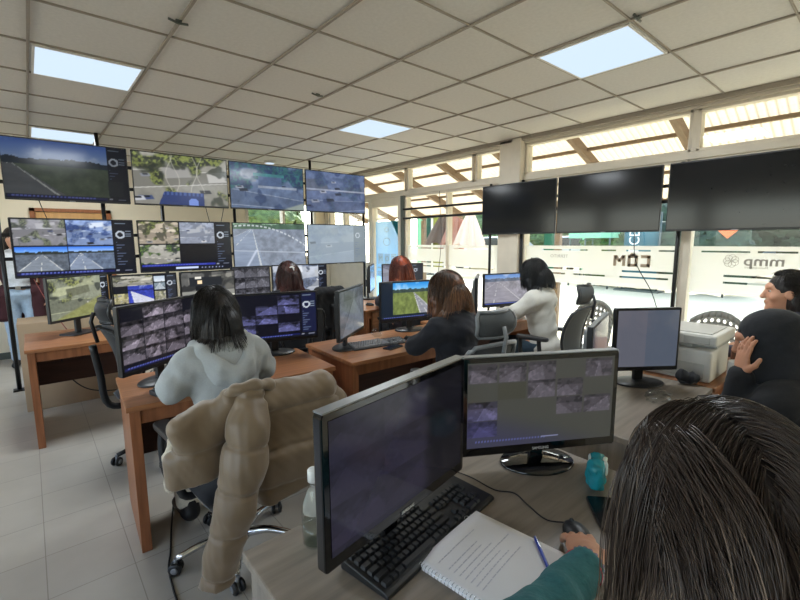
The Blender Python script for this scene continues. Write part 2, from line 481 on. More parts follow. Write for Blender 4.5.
def taskbar(img, y0=.93, bg='#161b4e', x1=.8):
    rect(img, 0, y0, 1, 1, rgb('#11141f')); rect(img, .02, y0 + .008, x1, y0 + .045, rgb(bg))
    for k in range(22): rect(img, .05 + k * .03, y0 + .016, .05 + k * .03 + .019, y0 + .036, rgb('#5a66b8'))
    rect(img, x1 + .02, y0 + .015, x1 + .05, y0 + .04, (.6, .62, .7)); rect(img, .9, y0 + .02, .97, y0 + .036, (.5, .52, .6)); return img
def pic_mosaic(h, w, seed, cols, rows, off=(), tint=(.62, .58, .7), gap=.006, bg='#0b0c14', x1=1.0, y0=0.0, y1=.88, hi=.8):
    img = np.zeros((h, w, 3)) + rgb(bg); r = np.random.RandomState(seed)
    for i in range(cols):
        for j in range(rows):
            if (i, j) in off: continue
            t = np.array(tint) * r.uniform(.75, 1.1)
            put(img, x1 * i / cols + gap, y0 + (y1 - y0) * j / rows + gap, x1 * (i + 1) / cols - gap, y0 + (y1 - y0) * (j + 1) / rows - gap, pic_grey, seed * 50 + i * 7 + j * 13, t, .15, hi)
    return img
def haze(img, col, a): return img * (1 - a) + np.array(col) * a

def screen_obj(name, w, h, img, mat, parent, loc=(0, 0, 0), rot=(PI / 2, 0, 0)):
    """flat screen with the picture; local x right, y up, faces local +z (turned to face -Y of the thing)"""
    H, W = img.shape[:2]
    xs = np.linspace(-w / 2, w / 2, W); ys = np.linspace(h / 2, -h / 2, H)
    X, Y = np.meshgrid(xs, ys)
    V = np.stack([X.ravel(), Y.ravel(), np.zeros(W * H)], 1)
    i = np.arange(W * H).reshape(H, W)
    F = np.stack([i[1:, :-1].ravel(), i[1:, 1:].ravel(), i[:-1, 1:].ravel(), i[:-1, :-1].ravel()], 1)
    o = np_mesh(name, V, F, mat, parent, smooth=False)
    a = o.data.color_attributes.new('picture', 'FLOAT_COLOR', 'POINT')
    c = np.ones((W * H, 4), np.float32); c[:, :3] = lin(np.clip(img, 0, 1)).reshape(-1, 3)
    a.data.foreach_set('color', c.ravel())
    o.location = loc; o.rotation_euler = rot
    return o
# ------------------------------------------------------------------ materials
M = {}
M['black'] = pmat('black_plastic', '#17181a', .42, amt=.08, scale=40)
M['gloss'] = pmat('gloss_black', '#0b0b0d', .08, amt=.05, scale=20, coat=.5)
M['satin'] = pmat('satin_grey_plastic', '#7f8285', .35, amt=.05)
M['dgrey'] = pmat('dark_grey_plastic', '#2b2d30', .5, amt=.1)
M['white'] = pmat('white_plastic', '#e4e2dc', .45, amt=.03, scale=12)
M['cream'] = pmat('cream_painted_frame', '#cfc7b8', .5, amt=.05, scale=6)
M['creamwall'] = pmat('cream_wall_paint', '#e6dac2', .85, amt=.04, scale=3)
M['steel'] = pmat('chrome', '#d2d4d6', .12, metal=1.0, amt=.03)
M['greymetal'] = pmat('grey_green_metal', '#5d625c', .4, metal=.3, amt=.08)
M['blackmetal'] = pmat('black_metal', '#141517', .4, metal=.3, amt=.1)
M['mesh'] = pmat('grey_mesh_fabric', '#4b4e50', .9, amt=.2, scale=300)
M['blackcloth'] = pmat('black_cloth', '#15161a', .95, amt=.25, scale=160, sheen=.2)
M['cable'] = pmat('black_cable', '#18181a', .6)
M['rubber'] = pmat('rubber', '#222222', .8)
def wood(name, col, amt, rough, ax=(1.2, 14, 14)):
    m, nt, b, o = new_mat(name); b.inputs['Roughness'].default_value = rough
    b.inputs['Specular IOR Level'].default_value = .35
    noise_col(nt, b, hexc(col), amt, 3.0, ax, 8.0); return m
M['wood'] = wood('brown_laminate', '#a06c48', .22, .33)
M['woodv'] = wood('brown_laminate_upright', '#96603f', .2, .4, (14, 14, 1.2))
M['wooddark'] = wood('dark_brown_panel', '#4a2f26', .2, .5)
M['greywood'] = wood('grey_laminate', '#857b70', .2, .34)
M['greywoodv'] = wood('grey_laminate_upright', '#857d74', .2, .45, (14, 14, 1.2))
M['tan'] = wood('tan_door_board', '#c89a63', .1, .5, (10, 10, 1))

# floor tiles
m, nt, b, o = new_mat('floor_tiles'); M['floor'] = m
tc = nt.nodes.new('ShaderNodeTexCoord'); mp = nt.nodes.new('ShaderNodeMapping'); br = nt.nodes.new('ShaderNodeTexBrick')
mp.inputs['Location'].default_value = (.075 + .325 * 20, -2.25 + .34 * 30, 0)
br.offset = 0; br.squash = 1
br.inputs['Color1'].default_value = hexc('#b9b4aa'); br.inputs['Color2'].default_value = hexc('#b1aca3'); br.inputs['Mortar'].default_value = hexc('#8f8a81')
br.inputs['Scale'].default_value = 1; br.inputs['Mortar Size'].default_value = .0022; br.inputs['Brick Width'].default_value = .325; br.inputs['Row Height'].default_value = .34
br.inputs['Mortar Smooth'].default_value = .2
nz = nt.nodes.new('ShaderNodeTexNoise'); nz.inputs['Scale'].default_value = 2.2; nz.inputs['Detail'].default_value = 6
mx = nt.nodes.new('ShaderNodeMix'); mx.data_type = 'RGBA'; mx.blend_type = 'MULTIPLY'; mx.inputs['Factor'].default_value = .5
cr = nt.nodes.new('ShaderNodeValToRGB'); cr.color_ramp.elements[0].color = (.72, .71, .69, 1); cr.color_ramp.elements[0].position = .35; cr.color_ramp.elements[1].position = .65
L = nt.links.new
L(tc.outputs['Object'], mp.inputs[0]); L(mp.outputs[0], br.inputs[0]); L(tc.outputs['Object'], nz.inputs[0]); L(nz.outputs[0], cr.inputs[0])
L(br.outputs[0], mx.inputs[6]); L(cr.outputs[0], mx.inputs[7]); L(mx.outputs[2], b.inputs['Base Color']); b.inputs['Roughness'].default_value = .28
b.inputs['Specular IOR Level'].default_value = .4
# ceiling tiles: fissured mineral board
m, nt, b, o = new_mat('ceiling_board'); M['ceil'] = m
b.inputs['Roughness'].default_value = .9
noise_col(nt, b, hexc('#d6d4cf'), .04, 45, detail=8, bump=.15)
M['tee'] = pmat('ceiling_tee', '#989084', .5, amt=.03)
M['lamp'] = emat('light_panel_glow', '#d8ecff', .8)
M['glass'] = glass_mat('window_glass')
M['film'] = film_mat('frosted_film', (.76, .76, .74, 1), .26)

# ------------------------------------------------------------------ camera
CAMH = 1.52
SC.render.resolution_x = 800; SC.render.resolution_y = 600
cam_d = bpy.data.cameras.new('camera'); cam = bpy.data.objects.new('camera', cam_d); COL.objects.link(cam)
cam_d.sensor_width = 36; cam_d.lens = 36 * 431 / 800; cam_d.clip_start = .03; cam_d.clip_end = 300
v1 = Vector((27 - 400, 243 - 300, 431)).normalized(); v2 = Vector((908 - 400, 237 - 300, 431)); v2 = (v2 - v1 * v2.dot(v1)).normalized(); v3 = -v2.cross(v1) if v2.cross(v1).y > 0 else v2.cross(v1)
W = lambda x, y, z: Vector((v2.x * x + v2.y * y + v2.z * z, v1.x * x + v1.y * y + v1.z * z, v3.x * x + v3.y * y + v3.z * z))
R, U_, B_ = W(1, 0, 0), -W(0, 1, 0), -W(0, 0, 1)
cam.matrix_world = Matrix(((R.x, U_.x, B_.x, 0), (R.y, U_.y, B_.y, 0), (R.z, U_.z, B_.z, CAMH), (0, 0, 0, 1)))
SC.camera = cam

# ------------------------------------------------------------------ shell
X0, X1, Y0, Y1, ZC = -3.2, 4.66, -2.6, 7.6, 2.70
struct(MB().box((X0 - .1, Y0 - .1, -.1), (X1 + .1, Y1 + .1, 0)).build('floor', M['floor']))
struct(MB().box((X0 - .1, Y0 - .1, ZC + .012), (X1 + .12, Y1 + .1, ZC + .1)).build('ceiling', M['ceil']))
g = MB()
GX, GY = .116, 1.106
k = -5
while GX + .626 * k < X1 - .12:
    x = GX + .626 * k
    if x > X0: g.box((x - .0075, Y0, ZC), (x + .0075, Y1, ZC + .014))
    k += 1
k = -6
while GY + .603 * k < Y1:
    y = GY + .603 * k
    if y > Y0: g.box((X0, y - .005, ZC + .002), (X1 - .14, y + .005, ZC + .014))
    k += 1
g.box((X1 - .16, Y0, ZC - .03), (X1 - .12, Y1, ZC + .012))
struct(g.build('trim_1', M['tee']))
# back wall with a window opening near the window corner
BX0, BX1, BZ0, BZ1 = 2.95, 4.35, 1.18, 2.25
wb = MB()
wb.box((X0, Y1, 0), (BX0, Y1 + .12, ZC)).box((BX1, Y1, 0), (X1 + .1, Y1 + .12, ZC)).box((BX0, Y1, 0), (BX1, Y1 + .12, BZ0)).box((BX0, Y1, BZ1), (BX1, Y1 + .12, ZC))
struct(wb.build('wall_back', M['creamwall']))
# wall behind the camera and the open window side on the left (out of view, they let the daylight in)
struct(MB().box((X0, Y0 - .12, 0), (X1 + .1, Y0, ZC)).build('wall_front', M['creamwall']))
wl = MB()
wl.box((X0 - .12, Y0, 0), (X0, Y1, .9)).box((X0 - .12, Y0, 2.3), (X0, Y1, ZC))
for y in (Y0, 0.2, 3.0, 5.4, Y1 - .3): wl.box((X0 - .12, y, .9), (X0, y + .3, 2.3))
struct(wl.build('wall_left', M['creamwall']))
struct(MB().box((X0, Y1 - .015, 0), (X1 - .1, Y1, .09)).build('baseboard_back', M['greymetal']))

# ------------------------------------------------------------------ right side: full glazed front.  glass plane X = 4.62
GXP = 4.62
fr = MB()                                    # header, transom rail, sill
fr.box((4.55, Y0, 2.645), (4.72, Y1, 2.70)).box((4.56, Y0, 2.22), (4.70, Y1, 2.285)).box((4.57, Y0, 0), (4.70, 5.30, .06)).box((4.57, 6.15, 0), (4.70, Y1, 1.05)).box((4.55, 6.15, 1.05), (4.72, Y1, 1.10))
fr.box((4.55, Y1 - .12, 0), (4.72, Y1, ZC))
struct(fr.build('wall_right', M['cream'], bevel=.004))
struct(MB().box((4.50, 3.05, 0), (4.74, 3.36, ZC)).box((4.48, 3.05, 0), (4.50, 3.17, ZC)).build('trim_2', M['cream'], bevel=.006))
def window(n, ya, yb, z0, z1, mulls=(), parent_frame=True, w=.05):
    f = MB()
    f.box((4.58, ya, z0), (4.68, ya + w, z1)).box((4.58, yb - w, z0), (4.68, yb, z1)).box((4.58, ya, z0), (4.68, yb, z0 + w)).box((4.58, ya, z1 - w), (4.68, yb, z1))
    for y, q in mulls: f.box((4.57, y - q / 2, z0), (4.69, y + q / 2, z1))
    o = struct(f.build('window_%d' % n, M['cream'], bevel=.003))
    MB().box((GXP - .003, ya + w, z0 + w), (GXP + .003, yb - w, z1 - w)).build('glass', M['glass'], o)
    return o
# transom lights
for n_, ya_, yb_ in ((1, -2.5, 1.30), (2, 1.34, 3.05), (3, 3.36, 3.80), (4, 3.84, 5.16), (5, 5.20, 7.4)): window(n_, ya_, yb_, 2.285, 2.645, w=.025)
# tall lights
w_near = window(6, -2.5, 1.30, .06, 2.22, w=.018); w_mid = window(7, 1.34, 3.05, .06, 2.22, w=.022); w_far = window(8, 3.36, 5.22, .06, 2.22, mulls=((4.31, .02),), w=.03)
w_end = window(9, 6.15, 7.48, 1.10, 2.22, mulls=((6.95, .07),), w=.03)
struct(MB().box((4.585, 1.30, .0), (4.665, 1.345, 2.65)).build('trim_3', M['cream']))
# frosted film with clear slits on the glass
def film(win, ya, yb, slits):
    f = MB(); x0, x1 = GXP - .0055, GXP - .0040
    cuts = sorted(slits, key=lambda s: s[0])           # (z0, z1, [(ya, yb)...])
    z = 1.03
    for z0, z1, spans in cuts:
        f.box((x0, ya, z), (x1, yb, z0))
        y = ya
        for a, b in sorted(spans):
            a, b = max(a, ya), min(b, yb)
            if b <= a: continue
            if a > y: f.box((x0, y, z0), (x1, a, z1))
            y = b
        if y < yb: f.box((x0, y, z0), (x1, yb, z1))
        z = z1
    f.box((x0, ya, z), (x1, yb, 1.45))
    f.build('window_film', M['film'], win)
film(w_near, -2.4, 1.27, [(1.125, 1.143, [(.3, 1.02), (-1, -.3)]), (1.183, 1.203, [(.3, 1.02), (-1, -.3)]), (1.395, 1.411, [(.55, .80), (.85, 1.2), (-1, .5)])])
film(w_mid, 1.375, 3.015, [(1.125, 1.143, [(1.45, 1.9), (2.05, 2.4), (2.5, 2.98)]), (1.183, 1.203, [(1.4, 1.88), (2.3, 2.98)]), (1.395, 1.411, [(1.4, 1.55), (1.62, 1.85), (1.95, 2.1), (2.25, 2.8)])])
film(w_far, 3.39, 5.19, [(1.125, 1.143, [(3.5, 4.28), (4.36, 5.1)]), (1.183, 1.203, [(4.4, 5.15)]), (1.395, 1.411, [(3.5, 4.2), (4.4, 5.1)])])
# lettering stuck on the film, so it reads in mirror image from the room
M['decal'] = pmat('brown_grey_lettering', '#a08f7b', .7); M['decal2'] = pmat('grey_lettering', '#8f8b84', .7)
def decal(name, body, y, z, size, mat, win, bold=0.0, fat=0.0):
    o = text_mesh(name, body, size, mat, win, .0006, fat=fat)
    o.rotation_euler = (PI / 2, 0, PI / 2); o.location = (GXP - .0064, y, z)     # faces +X (the street)
    if bold: o.scale = (bold, 1, 1)
    return o
cm = MB(); cm.M = Matrix.Translation((GXP - .0066, 1.62, 1.245))          # square block capitals C, O (with a small peak on top) and M
def blk(p, q): cm.bar((0, p[0], p[1]), (0, q[0], q[1]), .031, .0008, up=(1, 0, 0))
for p, q in (((.0, .011), (.085, .011)), ((.0, .099), (.085, .099)), ((.011, 0), (.011, .11)), ((.115, .011), (.205, .011)), ((.115, .099), (.205, .099)), ((.126, .0), (.126, .11)), ((.194, 0), (.194, .11)), ((.14, .108), (.16, .128)), ((.16, .128), (.18, .108)), ((.246, 0), (.246, .11)), ((.334, 0), (.334, .11)), ((.25, .105), (.292, .045)), ((.33, .105), (.288, .045))): blk(p, q)
cm.build('lettering', M['decal'], w_mid)
decal('lettering', 'mmp', .755, 1.325, .115, M['decal2'], w_near, 1.15, .002)
decal('lettering', 'Municipalidad', .80, 1.272, .022, M['decal2'], w_near, 1.3)
decal('lettering', 'TERRITO', 2.58, 1.33, .05, M['decal2'], w_mid, 1.1)
lg = MB()
for k in range(7):
    a = k * 2 * PI / 7; lg.tube([(0, .975 + .03 * math.cos(a) + .026 * math.cos(t), 1.325 + .03 * math.sin(a) + .026 * math.sin(t)) for t in [i * PI / 8 for i in range(16)]], .0016, 4, closed=True)
lg.build('emblem', M['decal2'], w_near, loc=(GXP - .0066, 0, 0))
# glass door with a poster, frame dark on the hinge side
dr = MB()
dr.box((4.57, 5.30, .0), (4.70, 5.38, 2.22)).box((4.57, 6.07, 0), (4.70, 6.15, 2.22)).box((4.58, 5.38, 0), (4.69, 6.07, .12)).box((4.58, 5.38, 2.08), (4.69, 6.07, 2.22))
door = struct(dr.build('door_1', M['cream'], bevel=.004))
MB().box((4.56, 5.22, 0), (4.71, 5.30, 2.22)).build('door_jamb', M['greymetal'], door)
MB().box((4.62, 5.38, .12), (4.626, 6.07, 2.08)).build('glass', M['glass'], door)
# poster facing the street, its back side seen through the glass as a bright blue print
M['poster'] = film_mat('blue_poster_print', hexc('#a9d0f2'), .12); M['posterw'] = film_mat('white_poster_print', (.95, .95, .92, 1), .55); M['postert'] = film_mat('teal_poster_print', hexc('#3fb5c0'), .05)
po = MB().box((4.630, 5.42, .55), (4.6315, 6.04, 1.84)).build('poster', M['poster']); tag(po, 'pale blue poster on the glass door with white lettering blocks seen from behind', 'poster')
pb = MB()
for y0, y1, z0, z1 in ((5.83, 5.99, 1.12, 1.30), (5.66, 5.81, 1.12, 1.30), (5.49, 5.64, 1.12, 1.30), (5.47, 6.0, .90, 1.0), (5.47, 6.0, 1.04, 1.07)): pb.box((4.6285, y0, z0), (4.630, y1, z1))
pb.build('white_block', M['posterw'], po)
MB().prism([(5.42, 1.84), (5.62, 1.84), (5.42, 1.55)], 4.6288, 4.630, 'x').build('teal_corner', M['postert'], po)
for ch, y in (('C', 5.565), ('O', 5.735), ('M', 5.91)):
    o = text_mesh('lettering', ch, .13, M['decal'], po, .0004); o.rotation_euler = (PI / 2, 0, PI / 2); o.location = (4.6282, y, 1.21)
em = MB()
for r_, zc in ((.09, 1.50), (.05, 1.70)):
    em.tube([(4.6285, 5.74 + r_ * math.cos(t), zc + .7 * r_ * math.sin(t)) for t in [i * PI / 12 for i in range(24)]], .004, 4, closed=True)
em.build('emblem', M['decal2'], po)

# window in the back wall
bw = MB()
bw.box((BX0, Y1 - .02, BZ0), (BX0 + .05, Y1 + .1, BZ1)).box((BX1 - .05, Y1 - .02, BZ0), (BX1, Y1 + .1, BZ1)).box((BX0, Y1 - .03, BZ0), (BX1, Y1 + .1, BZ0 + .05)).box((BX0, Y1 - .02, BZ1 - .05), (BX1, Y1 + .1, BZ1)).box((3.64, Y1 - .02, BZ0), (3.69, Y1 + .1, BZ1))
bwo = struct(bw.build('window_10', M['cream'], bevel=.003))
MB().box((BX0 + .05, Y1 + .03, BZ0 + .05), (BX1 - .05, Y1 + .036, BZ1 - .05)).build('glass', M['glass'], bwo)
# tan door in the back wall at the left
d2 = MB().box((.12, Y1 - .035, 0), (.90, Y1 - .001, 1.93)).build('door_2', M['tan'], bevel=.004); struct(d2)
df = MB(); df.box((.06, Y1 - .05, 0), (.115, Y1 - .001, 1.98)).box((.905, Y1 - .05, 0), (.96, Y1 - .001, 1.98)).box((.06, Y1 - .05, 1.935), (.96, Y1 - .001, 1.98))
df.build('door_frame', M['woodv'], d2)
hd = MB(); hd.M = Matrix.Translation((.19, Y1 - .075, 1.0)); hd.tube([(0, .03, 0), (0, 0, 0), (.1, 0, 0)], .009, 8); hd.build('door_handle', M['steel'], d2)

# ------------------------------------------------------------------ ceiling lights
def light_panel(ix, iy, label):
    x, y = GX + .626 * ix, GY + .603 * iy
    t = thing('ceiling_light', label, 'ceiling light', (x + .313, y + .3015, ZC), 0, 'square light panels in the ceiling')
    f = MB(); a, b, w = .2955, .2895, .014
    f.box((-a, -b, -.006), (a, -b + w, .006)).box((-a, b - w, -.006), (a, b, .006)).box((-a, -b + w, -.006), (-a + w, b - w, .006)).box((a - w, -b + w, -.006), (a, b - w, .006))
    f.build('frame', M['white'], t)
    MB().box((-a + w, -b + w, -.003), (a - w, b - w, .004)).build('diffuser', M['lamp'], t)
light_panel(0, 4, 'bright ceiling panel over the left desks, above the leftmost upper screen')
light_panel(0, 8, 'bright ceiling panel half hidden behind the wide screen of a road')
light_panel(4, 0, 'large bright square ceiling panel nearest to the dark hanging screens')
light_panel(4, 4, 'square bright ceiling panel above the middle of the room')
sp = thing('spotlight', 'small round ceiling spotlight above the second wide screen row', 'spotlight', (2.87, 6.33, ZC + .012))
s_ = MB(); s_.lathe([(.075, -.035), (.085, -.02), (.085, 0)], 20); s_.build('housing', M['white'], sp)
MB().lathe([(.066, -.04), (.066, -.034)], 20).build('lens', M['lamp'], sp)
hk = []
for i, (x, y, lab) in enumerate(((.73, 2.67, 'small metal ceiling clip over the left desks, by the bright panel'), (1.90, 3.23, 'tiny grey ceiling clip at a tile corner in the middle of the ceiling'), (2.60, 1.06, 'small dark ceiling clip at the edge of the bright panel by the windows'))):
    b_ = MB(); b_.tube([(-.05, 0, -.004), (.0, 0, -.014), (.05, .005, -.006)], .007, 6); b_.cbox((0, 0, -.004), (.03, .03, .008))
    o = b_.build('ceiling_clip', M['greymetal'], loc=(x, y, ZC)); tag(o, lab, 'clip', 'ceiling clips')
# ------------------------------------------------------------------ wide screens on racks
M['scr'] = screen_mat('screen_picture', .85, .16, .3)
M['scr_fg'] = screen_mat('screen_picture_gloss', .85, .10, .22)
M['scr_dim'] = screen_mat('screen_picture_dim', .8, .14, .5)
M['off'] = pmat('dark_screen_glass', '#16181b', .13, amt=.03, spec=.35)
M['led'] = pmat('screen_badge', '#8d9094', .3)
def wide_screen(label, loc, rz, img=None, w=1.055, h=.605, group=None):
    t = thing('wide_screen', label, 'screen', loc, rz, group)
    b = MB(); b.prism(rrect(w, h, .008), -.0, .022, 'y'); b.build('bezel', M['black'], t, .002)
    b = MB(); b.prism(rrect(w * .82, h * .70, .03, cy=-.05), .022, .055, 'y'); b.build('back_shell', M['black'], t, .004)
    bw_, bh_ = .009, .012
    if img is not None:
        screen_obj('display', w - 2 * bw_, h - bh_ - .018, img, M['scr'], t, (0, -.0012, .003))
    else:
        MB().box((-w / 2 + bw_, -.0012, -h / 2 + .018), (w / 2 - bw_, .002, h / 2 - bh_)).build('display', M['off'], t)
    MB().cbox((0, -.001, -h / 2 + .006), (.05, .003, .006)).build('badge', M['led'], t)
    mt = MB(); mt.box((-.20, .055, -.13), (-.16, .085, .13)).box((.16, .055, -.13), (.20, .085, .13)).box((-.2, .075, -.02), (.2, .09, .02)); mt.build('mount', M['blackmetal'], t)
    return t
TW, TH = 135, 76
RY = 5.75
xs_ = [.405, 1.498, 2.578, 3.668]
i1 = taskbar(sidebar(pic_road(TH, TW, 3, .40, ('#3c62b8', '#9fb6d8'), '#45503c', '#55585a', .06, -1.2, .52, trees='#1d2730')), .93)
i1 = haze(i1 * .64, (.16, .2, .24), .12); rect(i1, .82, .62, .955, .9, rgb('#15181c'))
i2 = pic_lot(TH, TW, 11, '#8d8c84', '#2c312a', '#7a8446', 4, .5); 
U_s, V_s = uv(TH, TW)
blue = (V_s > .74 + .10 * U_s * 0) & (U_s > .28 - .25 * (V_s - .8)) & (U_s < .72) & (V_s > .72)
i2[blue] = rgb('#2b3a68') * 1.0; i2[blue & (V_s < .80) & ((U_s * 22) % 1 < .5)] = rgb('#44578e'); i2[(np.hypot((U_s - .6) * 1.8, V_s - .95) < .1)] = rgb('#6f87c9')
for q in (.36, .42, .62, .69): i2 = mixc(i2, sm(.009, .002, np.abs(U_s - q - .04 * np.sin(V_s * 7 + q * 40))) * (V_s < .72) * .55, rgb('#b9b6ab'))
i3 = pic_lot(TH, TW, 25, '#7386a8', '#27385c', '#2f6b66', 3, .6, '#c0cad8'); i3[(V_s > .26) & (V_s < .48) & (U_s > .36) & (U_s < .68)] = rgb('#54688c'); rect(i3, .36, .48, .9, .53, rgb('#b7c0cc')); rect(i3, .3, .2, .72, .27, rgb('#3f8a86')); i3 = haze(i3 * (.7 + .5 * fnoise(TH, TW, 78, 9, 16)[..., None]), (.42, .52, .70), .22)  # final haze paints the windows' reflection into the picture
i3 = mixc(i3, sm(0, .05, V_s - 1.35 + .55 * U_s) * .8, rgb('#a9b6a8')) * .86
i4 = haze(pic_lot(TH, TW, 31, '#7080a6', '#2b3a63', '#3a5566', 7, .3, '#b6bfd2'), (.42, .5, .68), .32); rect(i4, 0, .44, 1, .475, rgb('#a8b2c8')); i4 = i4 * (.68 + .32 * fnoise(TH, TW, 77, 9, 16)[..., None])  # pale veil mixed in for the windows reflecting on this screen
labs = ['leftmost upper rack screen, a road under a dark blue sky with control strip', 'screen of the upper row showing a tree-lined yard with a blue truck', 'screen of the upper row showing a bluish street front with a green awning', 'rightmost screen of the upper row, a blue plaza with window glare painted in']
top_tv = [wide_screen(labs[k], (xs_[k], RY, 2.247), 0, im, group='wide screens on the rack') for k, im in enumerate((i1, i2, i3, i4))]
j1 = np.zeros((TH, TW, 3)) + rgb('#0b0d16')
put(j1, .015, .02, .415, .47, pic_lot, 41, '#8f8f96', '#3a3f3a', '#70785c', 5, .4, '#cfcfd6'); put(j1, .425, .02, .81, .47, pic_lot, 52, '#8aa0cc', '#243a72', '#5a6a8c', 5, .2, '#d9e4f4')
put(j1, .015, .49, .415, .91, pic_road, 61, .3, ('#2f6fe0', '#8fc0f5'), '#5b6470', '#7f8894', .5, .0, .9); put(j1, .425, .49, .81, .91, pic_road, 63, .28, ('#3a78e8', '#b9d5f8'), '#5f6d84', '#8592a8', .25, -.1, .75)
taskbar(sidebar(j1, .82, .93), .93)
j2 = np.zeros((TH, TW, 3)) + rgb('#090b12')
put(j2, .01, .02, .41, .46, pic_lot, 71, '#b3a796', '#3b3d33', '#77804c', 3, .6, '#d8cdbb'); put(j2, .425, .02, .81, .46, pic_lot, 75, '#9aa2b4', '#6c7484', '#7c8492', 2, .1, '#c9ced8')
put(j2, .01, .48, .41, .86, pic_lot, 77, '#a9a79f', '#30363a', '#5d7a3a', 2, .7, '#e0dcd0')
sidebar(j2, .82, .88); taskbar(j2, .87, '#2b35a0'); rect(j2, .36, .945, .6, .985, rgb('#c8d4f5'))
for k in range(7): rect(j2, .64 + .04 * k, .955, .655 + .04 * k, .98, rgb('#8b93b4'))
j3 = haze(pic_road(TH, TW, 83, .12, ('#7ea27c', '#b9c6bb'), '#7f8797', '#8692a8', .25, -.9, .4, trees='#3f5a40', tree_h=.12), (.50, .56, .62), .22)
j3 = mixc(j3, sm(.03, .0, np.abs(V_s - .05 - .75 * (U_s - .2) ** 2)) * ((U_s * 18) % 1 > .35) * .9, rgb('#d9dfe6')); j3 = mixc(j3, sm(.02, .0, np.abs(V_s - .62 - .08 * U_s)) * .7, rgb('#c3cbd8'))
j3 = mixc(j3, sm(.03, .0, np.abs(U_s - .30 + .35 * (V_s - .6))) * (V_s > .6) * .9, rgb('#c4cde0'))
j4 = haze(pic_lot(TH, TW, 91, '#8a97ab', '#5c6b86', '#7f8f95', 2, .2, '#b8c4d0'), (.60, .66, .72), .55); sidebar(j4, .78, 1.0, '#6d7984'); j4 = haze(j4, (.58, .64, .66), .25)
labs = ['leftmost lower rack screen, split in four road pictures', 'lower rack screen with three street pictures and one black quarter', 'screen of the lower row showing a curved road with a kerb line', 'rightmost screen of the lower row, pale grey picture with side strip']
for k, im in enumerate((j1, j2, j3, j4)): wide_screen(labs[k], (xs_[k], RY, 1.468), 0, im, group='wide screens on the rack')
# the rack itself: poles to floor and ceiling with cross rails
rk = thing('screen_rack', 'black metal pole rack carrying two rows of lit screens', 'rack', (0, RY + .11, 0))
def pole(par, x, z0, z1, r=.02, y=0):
    p = MB().tube([(x, y, z0), (x, y, z1)], r, 10).build('pole', M['blackmetal'], par); return p
for x, z1 in ((-.20, 1.95), (.68, ZC), (1.27, 2.0), (2.13, 2.0), (3.28, ZC), (4.24, 2.0)):
    p = pole(rk, x, .015, z1); MB().cbox((x, 0, .008), (.10, .10, .014)).build('foot', M['blackmetal'], p)
for z in (1.36, 1.60, 2.12, 2.36): MB().bar((-.22, .0, z), (4.26, .0, z), .02, .035).build('rail', M['blackmetal'], rk)
# two cables hang between the rows
for i, (x0, x1, lab) in enumerate(((.12, .20, 'thin black cable between the two leftmost rack screens'), (1.74, 1.80, 'thin black cable hanging under the screen with the blue truck'), (1.98, 1.91, 'second thin cable leaning under the screen with the blue truck'))):
    o = MB().tube(smooth_path([(x0, RY + .05, 2.02), (x0 + .3 * (x1 - x0), RY + .04, 1.90), (x1, RY + .05, 1.70)]), .004, 6).build('cable', M['cable']); tag(o, lab, 'cable', 'cables on the rack')
# dark screens in front of the windows
GXR = 4.50
glabs = ['dark switched-off screen hanging by the windows, farthest of the three', 'dark switched-off screen between the two other window screens', 'dark switched-off screen nearest the camera, cut by the picture edge']
for k, (yc, w) in enumerate(((3.055, 1.015), (2.015, 1.03), (.995, .90))):
    if k == 2: yc, w = .935, 1.03
    wide_screen(glabs[k], (GXR - .06, yc, 1.885), -PI / 2, None, w, .60, 'dark screens by the windows')
rr = thing('screen_rack', 'black pole rack holding the dark screens in front of the windows', 'rack', (GXR + .03, 0, 0))
for y, z0, z1 in ((3.50, .015, 2.22), (3.20 - .17, .015, 2.22), (1.37, .015, 2.2), (.0, .015, 2.2)):
    p = MB().tube([(0, y, z0), (0, y, z1)], .018, 10).build('pole', M['blackmetal'], rr); MB().cbox((0, y, .008), (.09, .09, .014)).build('foot', M['blackmetal'], p)
for z in (1.86, 2.00): MB().bar((0, -.1, z), (0, 5.20, z), .018, .03).build('rail', M['blackmetal'], rr)
o = MB().tube(smooth_path([(GXR, 1.74, 1.60), (GXR - .02, 1.70, 1.30), (GXR, 1.55, 1.02), (GXR - .05, 1.45, .80)]), .004, 6).build('cable', M['cable']); tag(o, 'thin black cable hanging below the middle dark screen across the lettering', 'cable')
o = MB().tube(smooth_path([(GXR, 4.38, 2.21), (GXR + .02, 4.36, 1.5), (GXR, 4.42, .9)]), .004, 6).build('cable', M['cable']); tag(o, 'thin cable hanging in front of the window by the market tents', 'cable')
o = MB().tube(smooth_path([(GXR + .02, 3.32, 1.60), (GXR + .01, 3.34, 1.50), (GXR + .02, 3.27, 1.46), (GXR + .03, 3.20, 1.50), (GXR + .02, 3.16, 1.60)]), .005, 6).build('cable', M['cable']); tag(o, 'cable loop under the farthest dark screen by the pillar', 'cable')

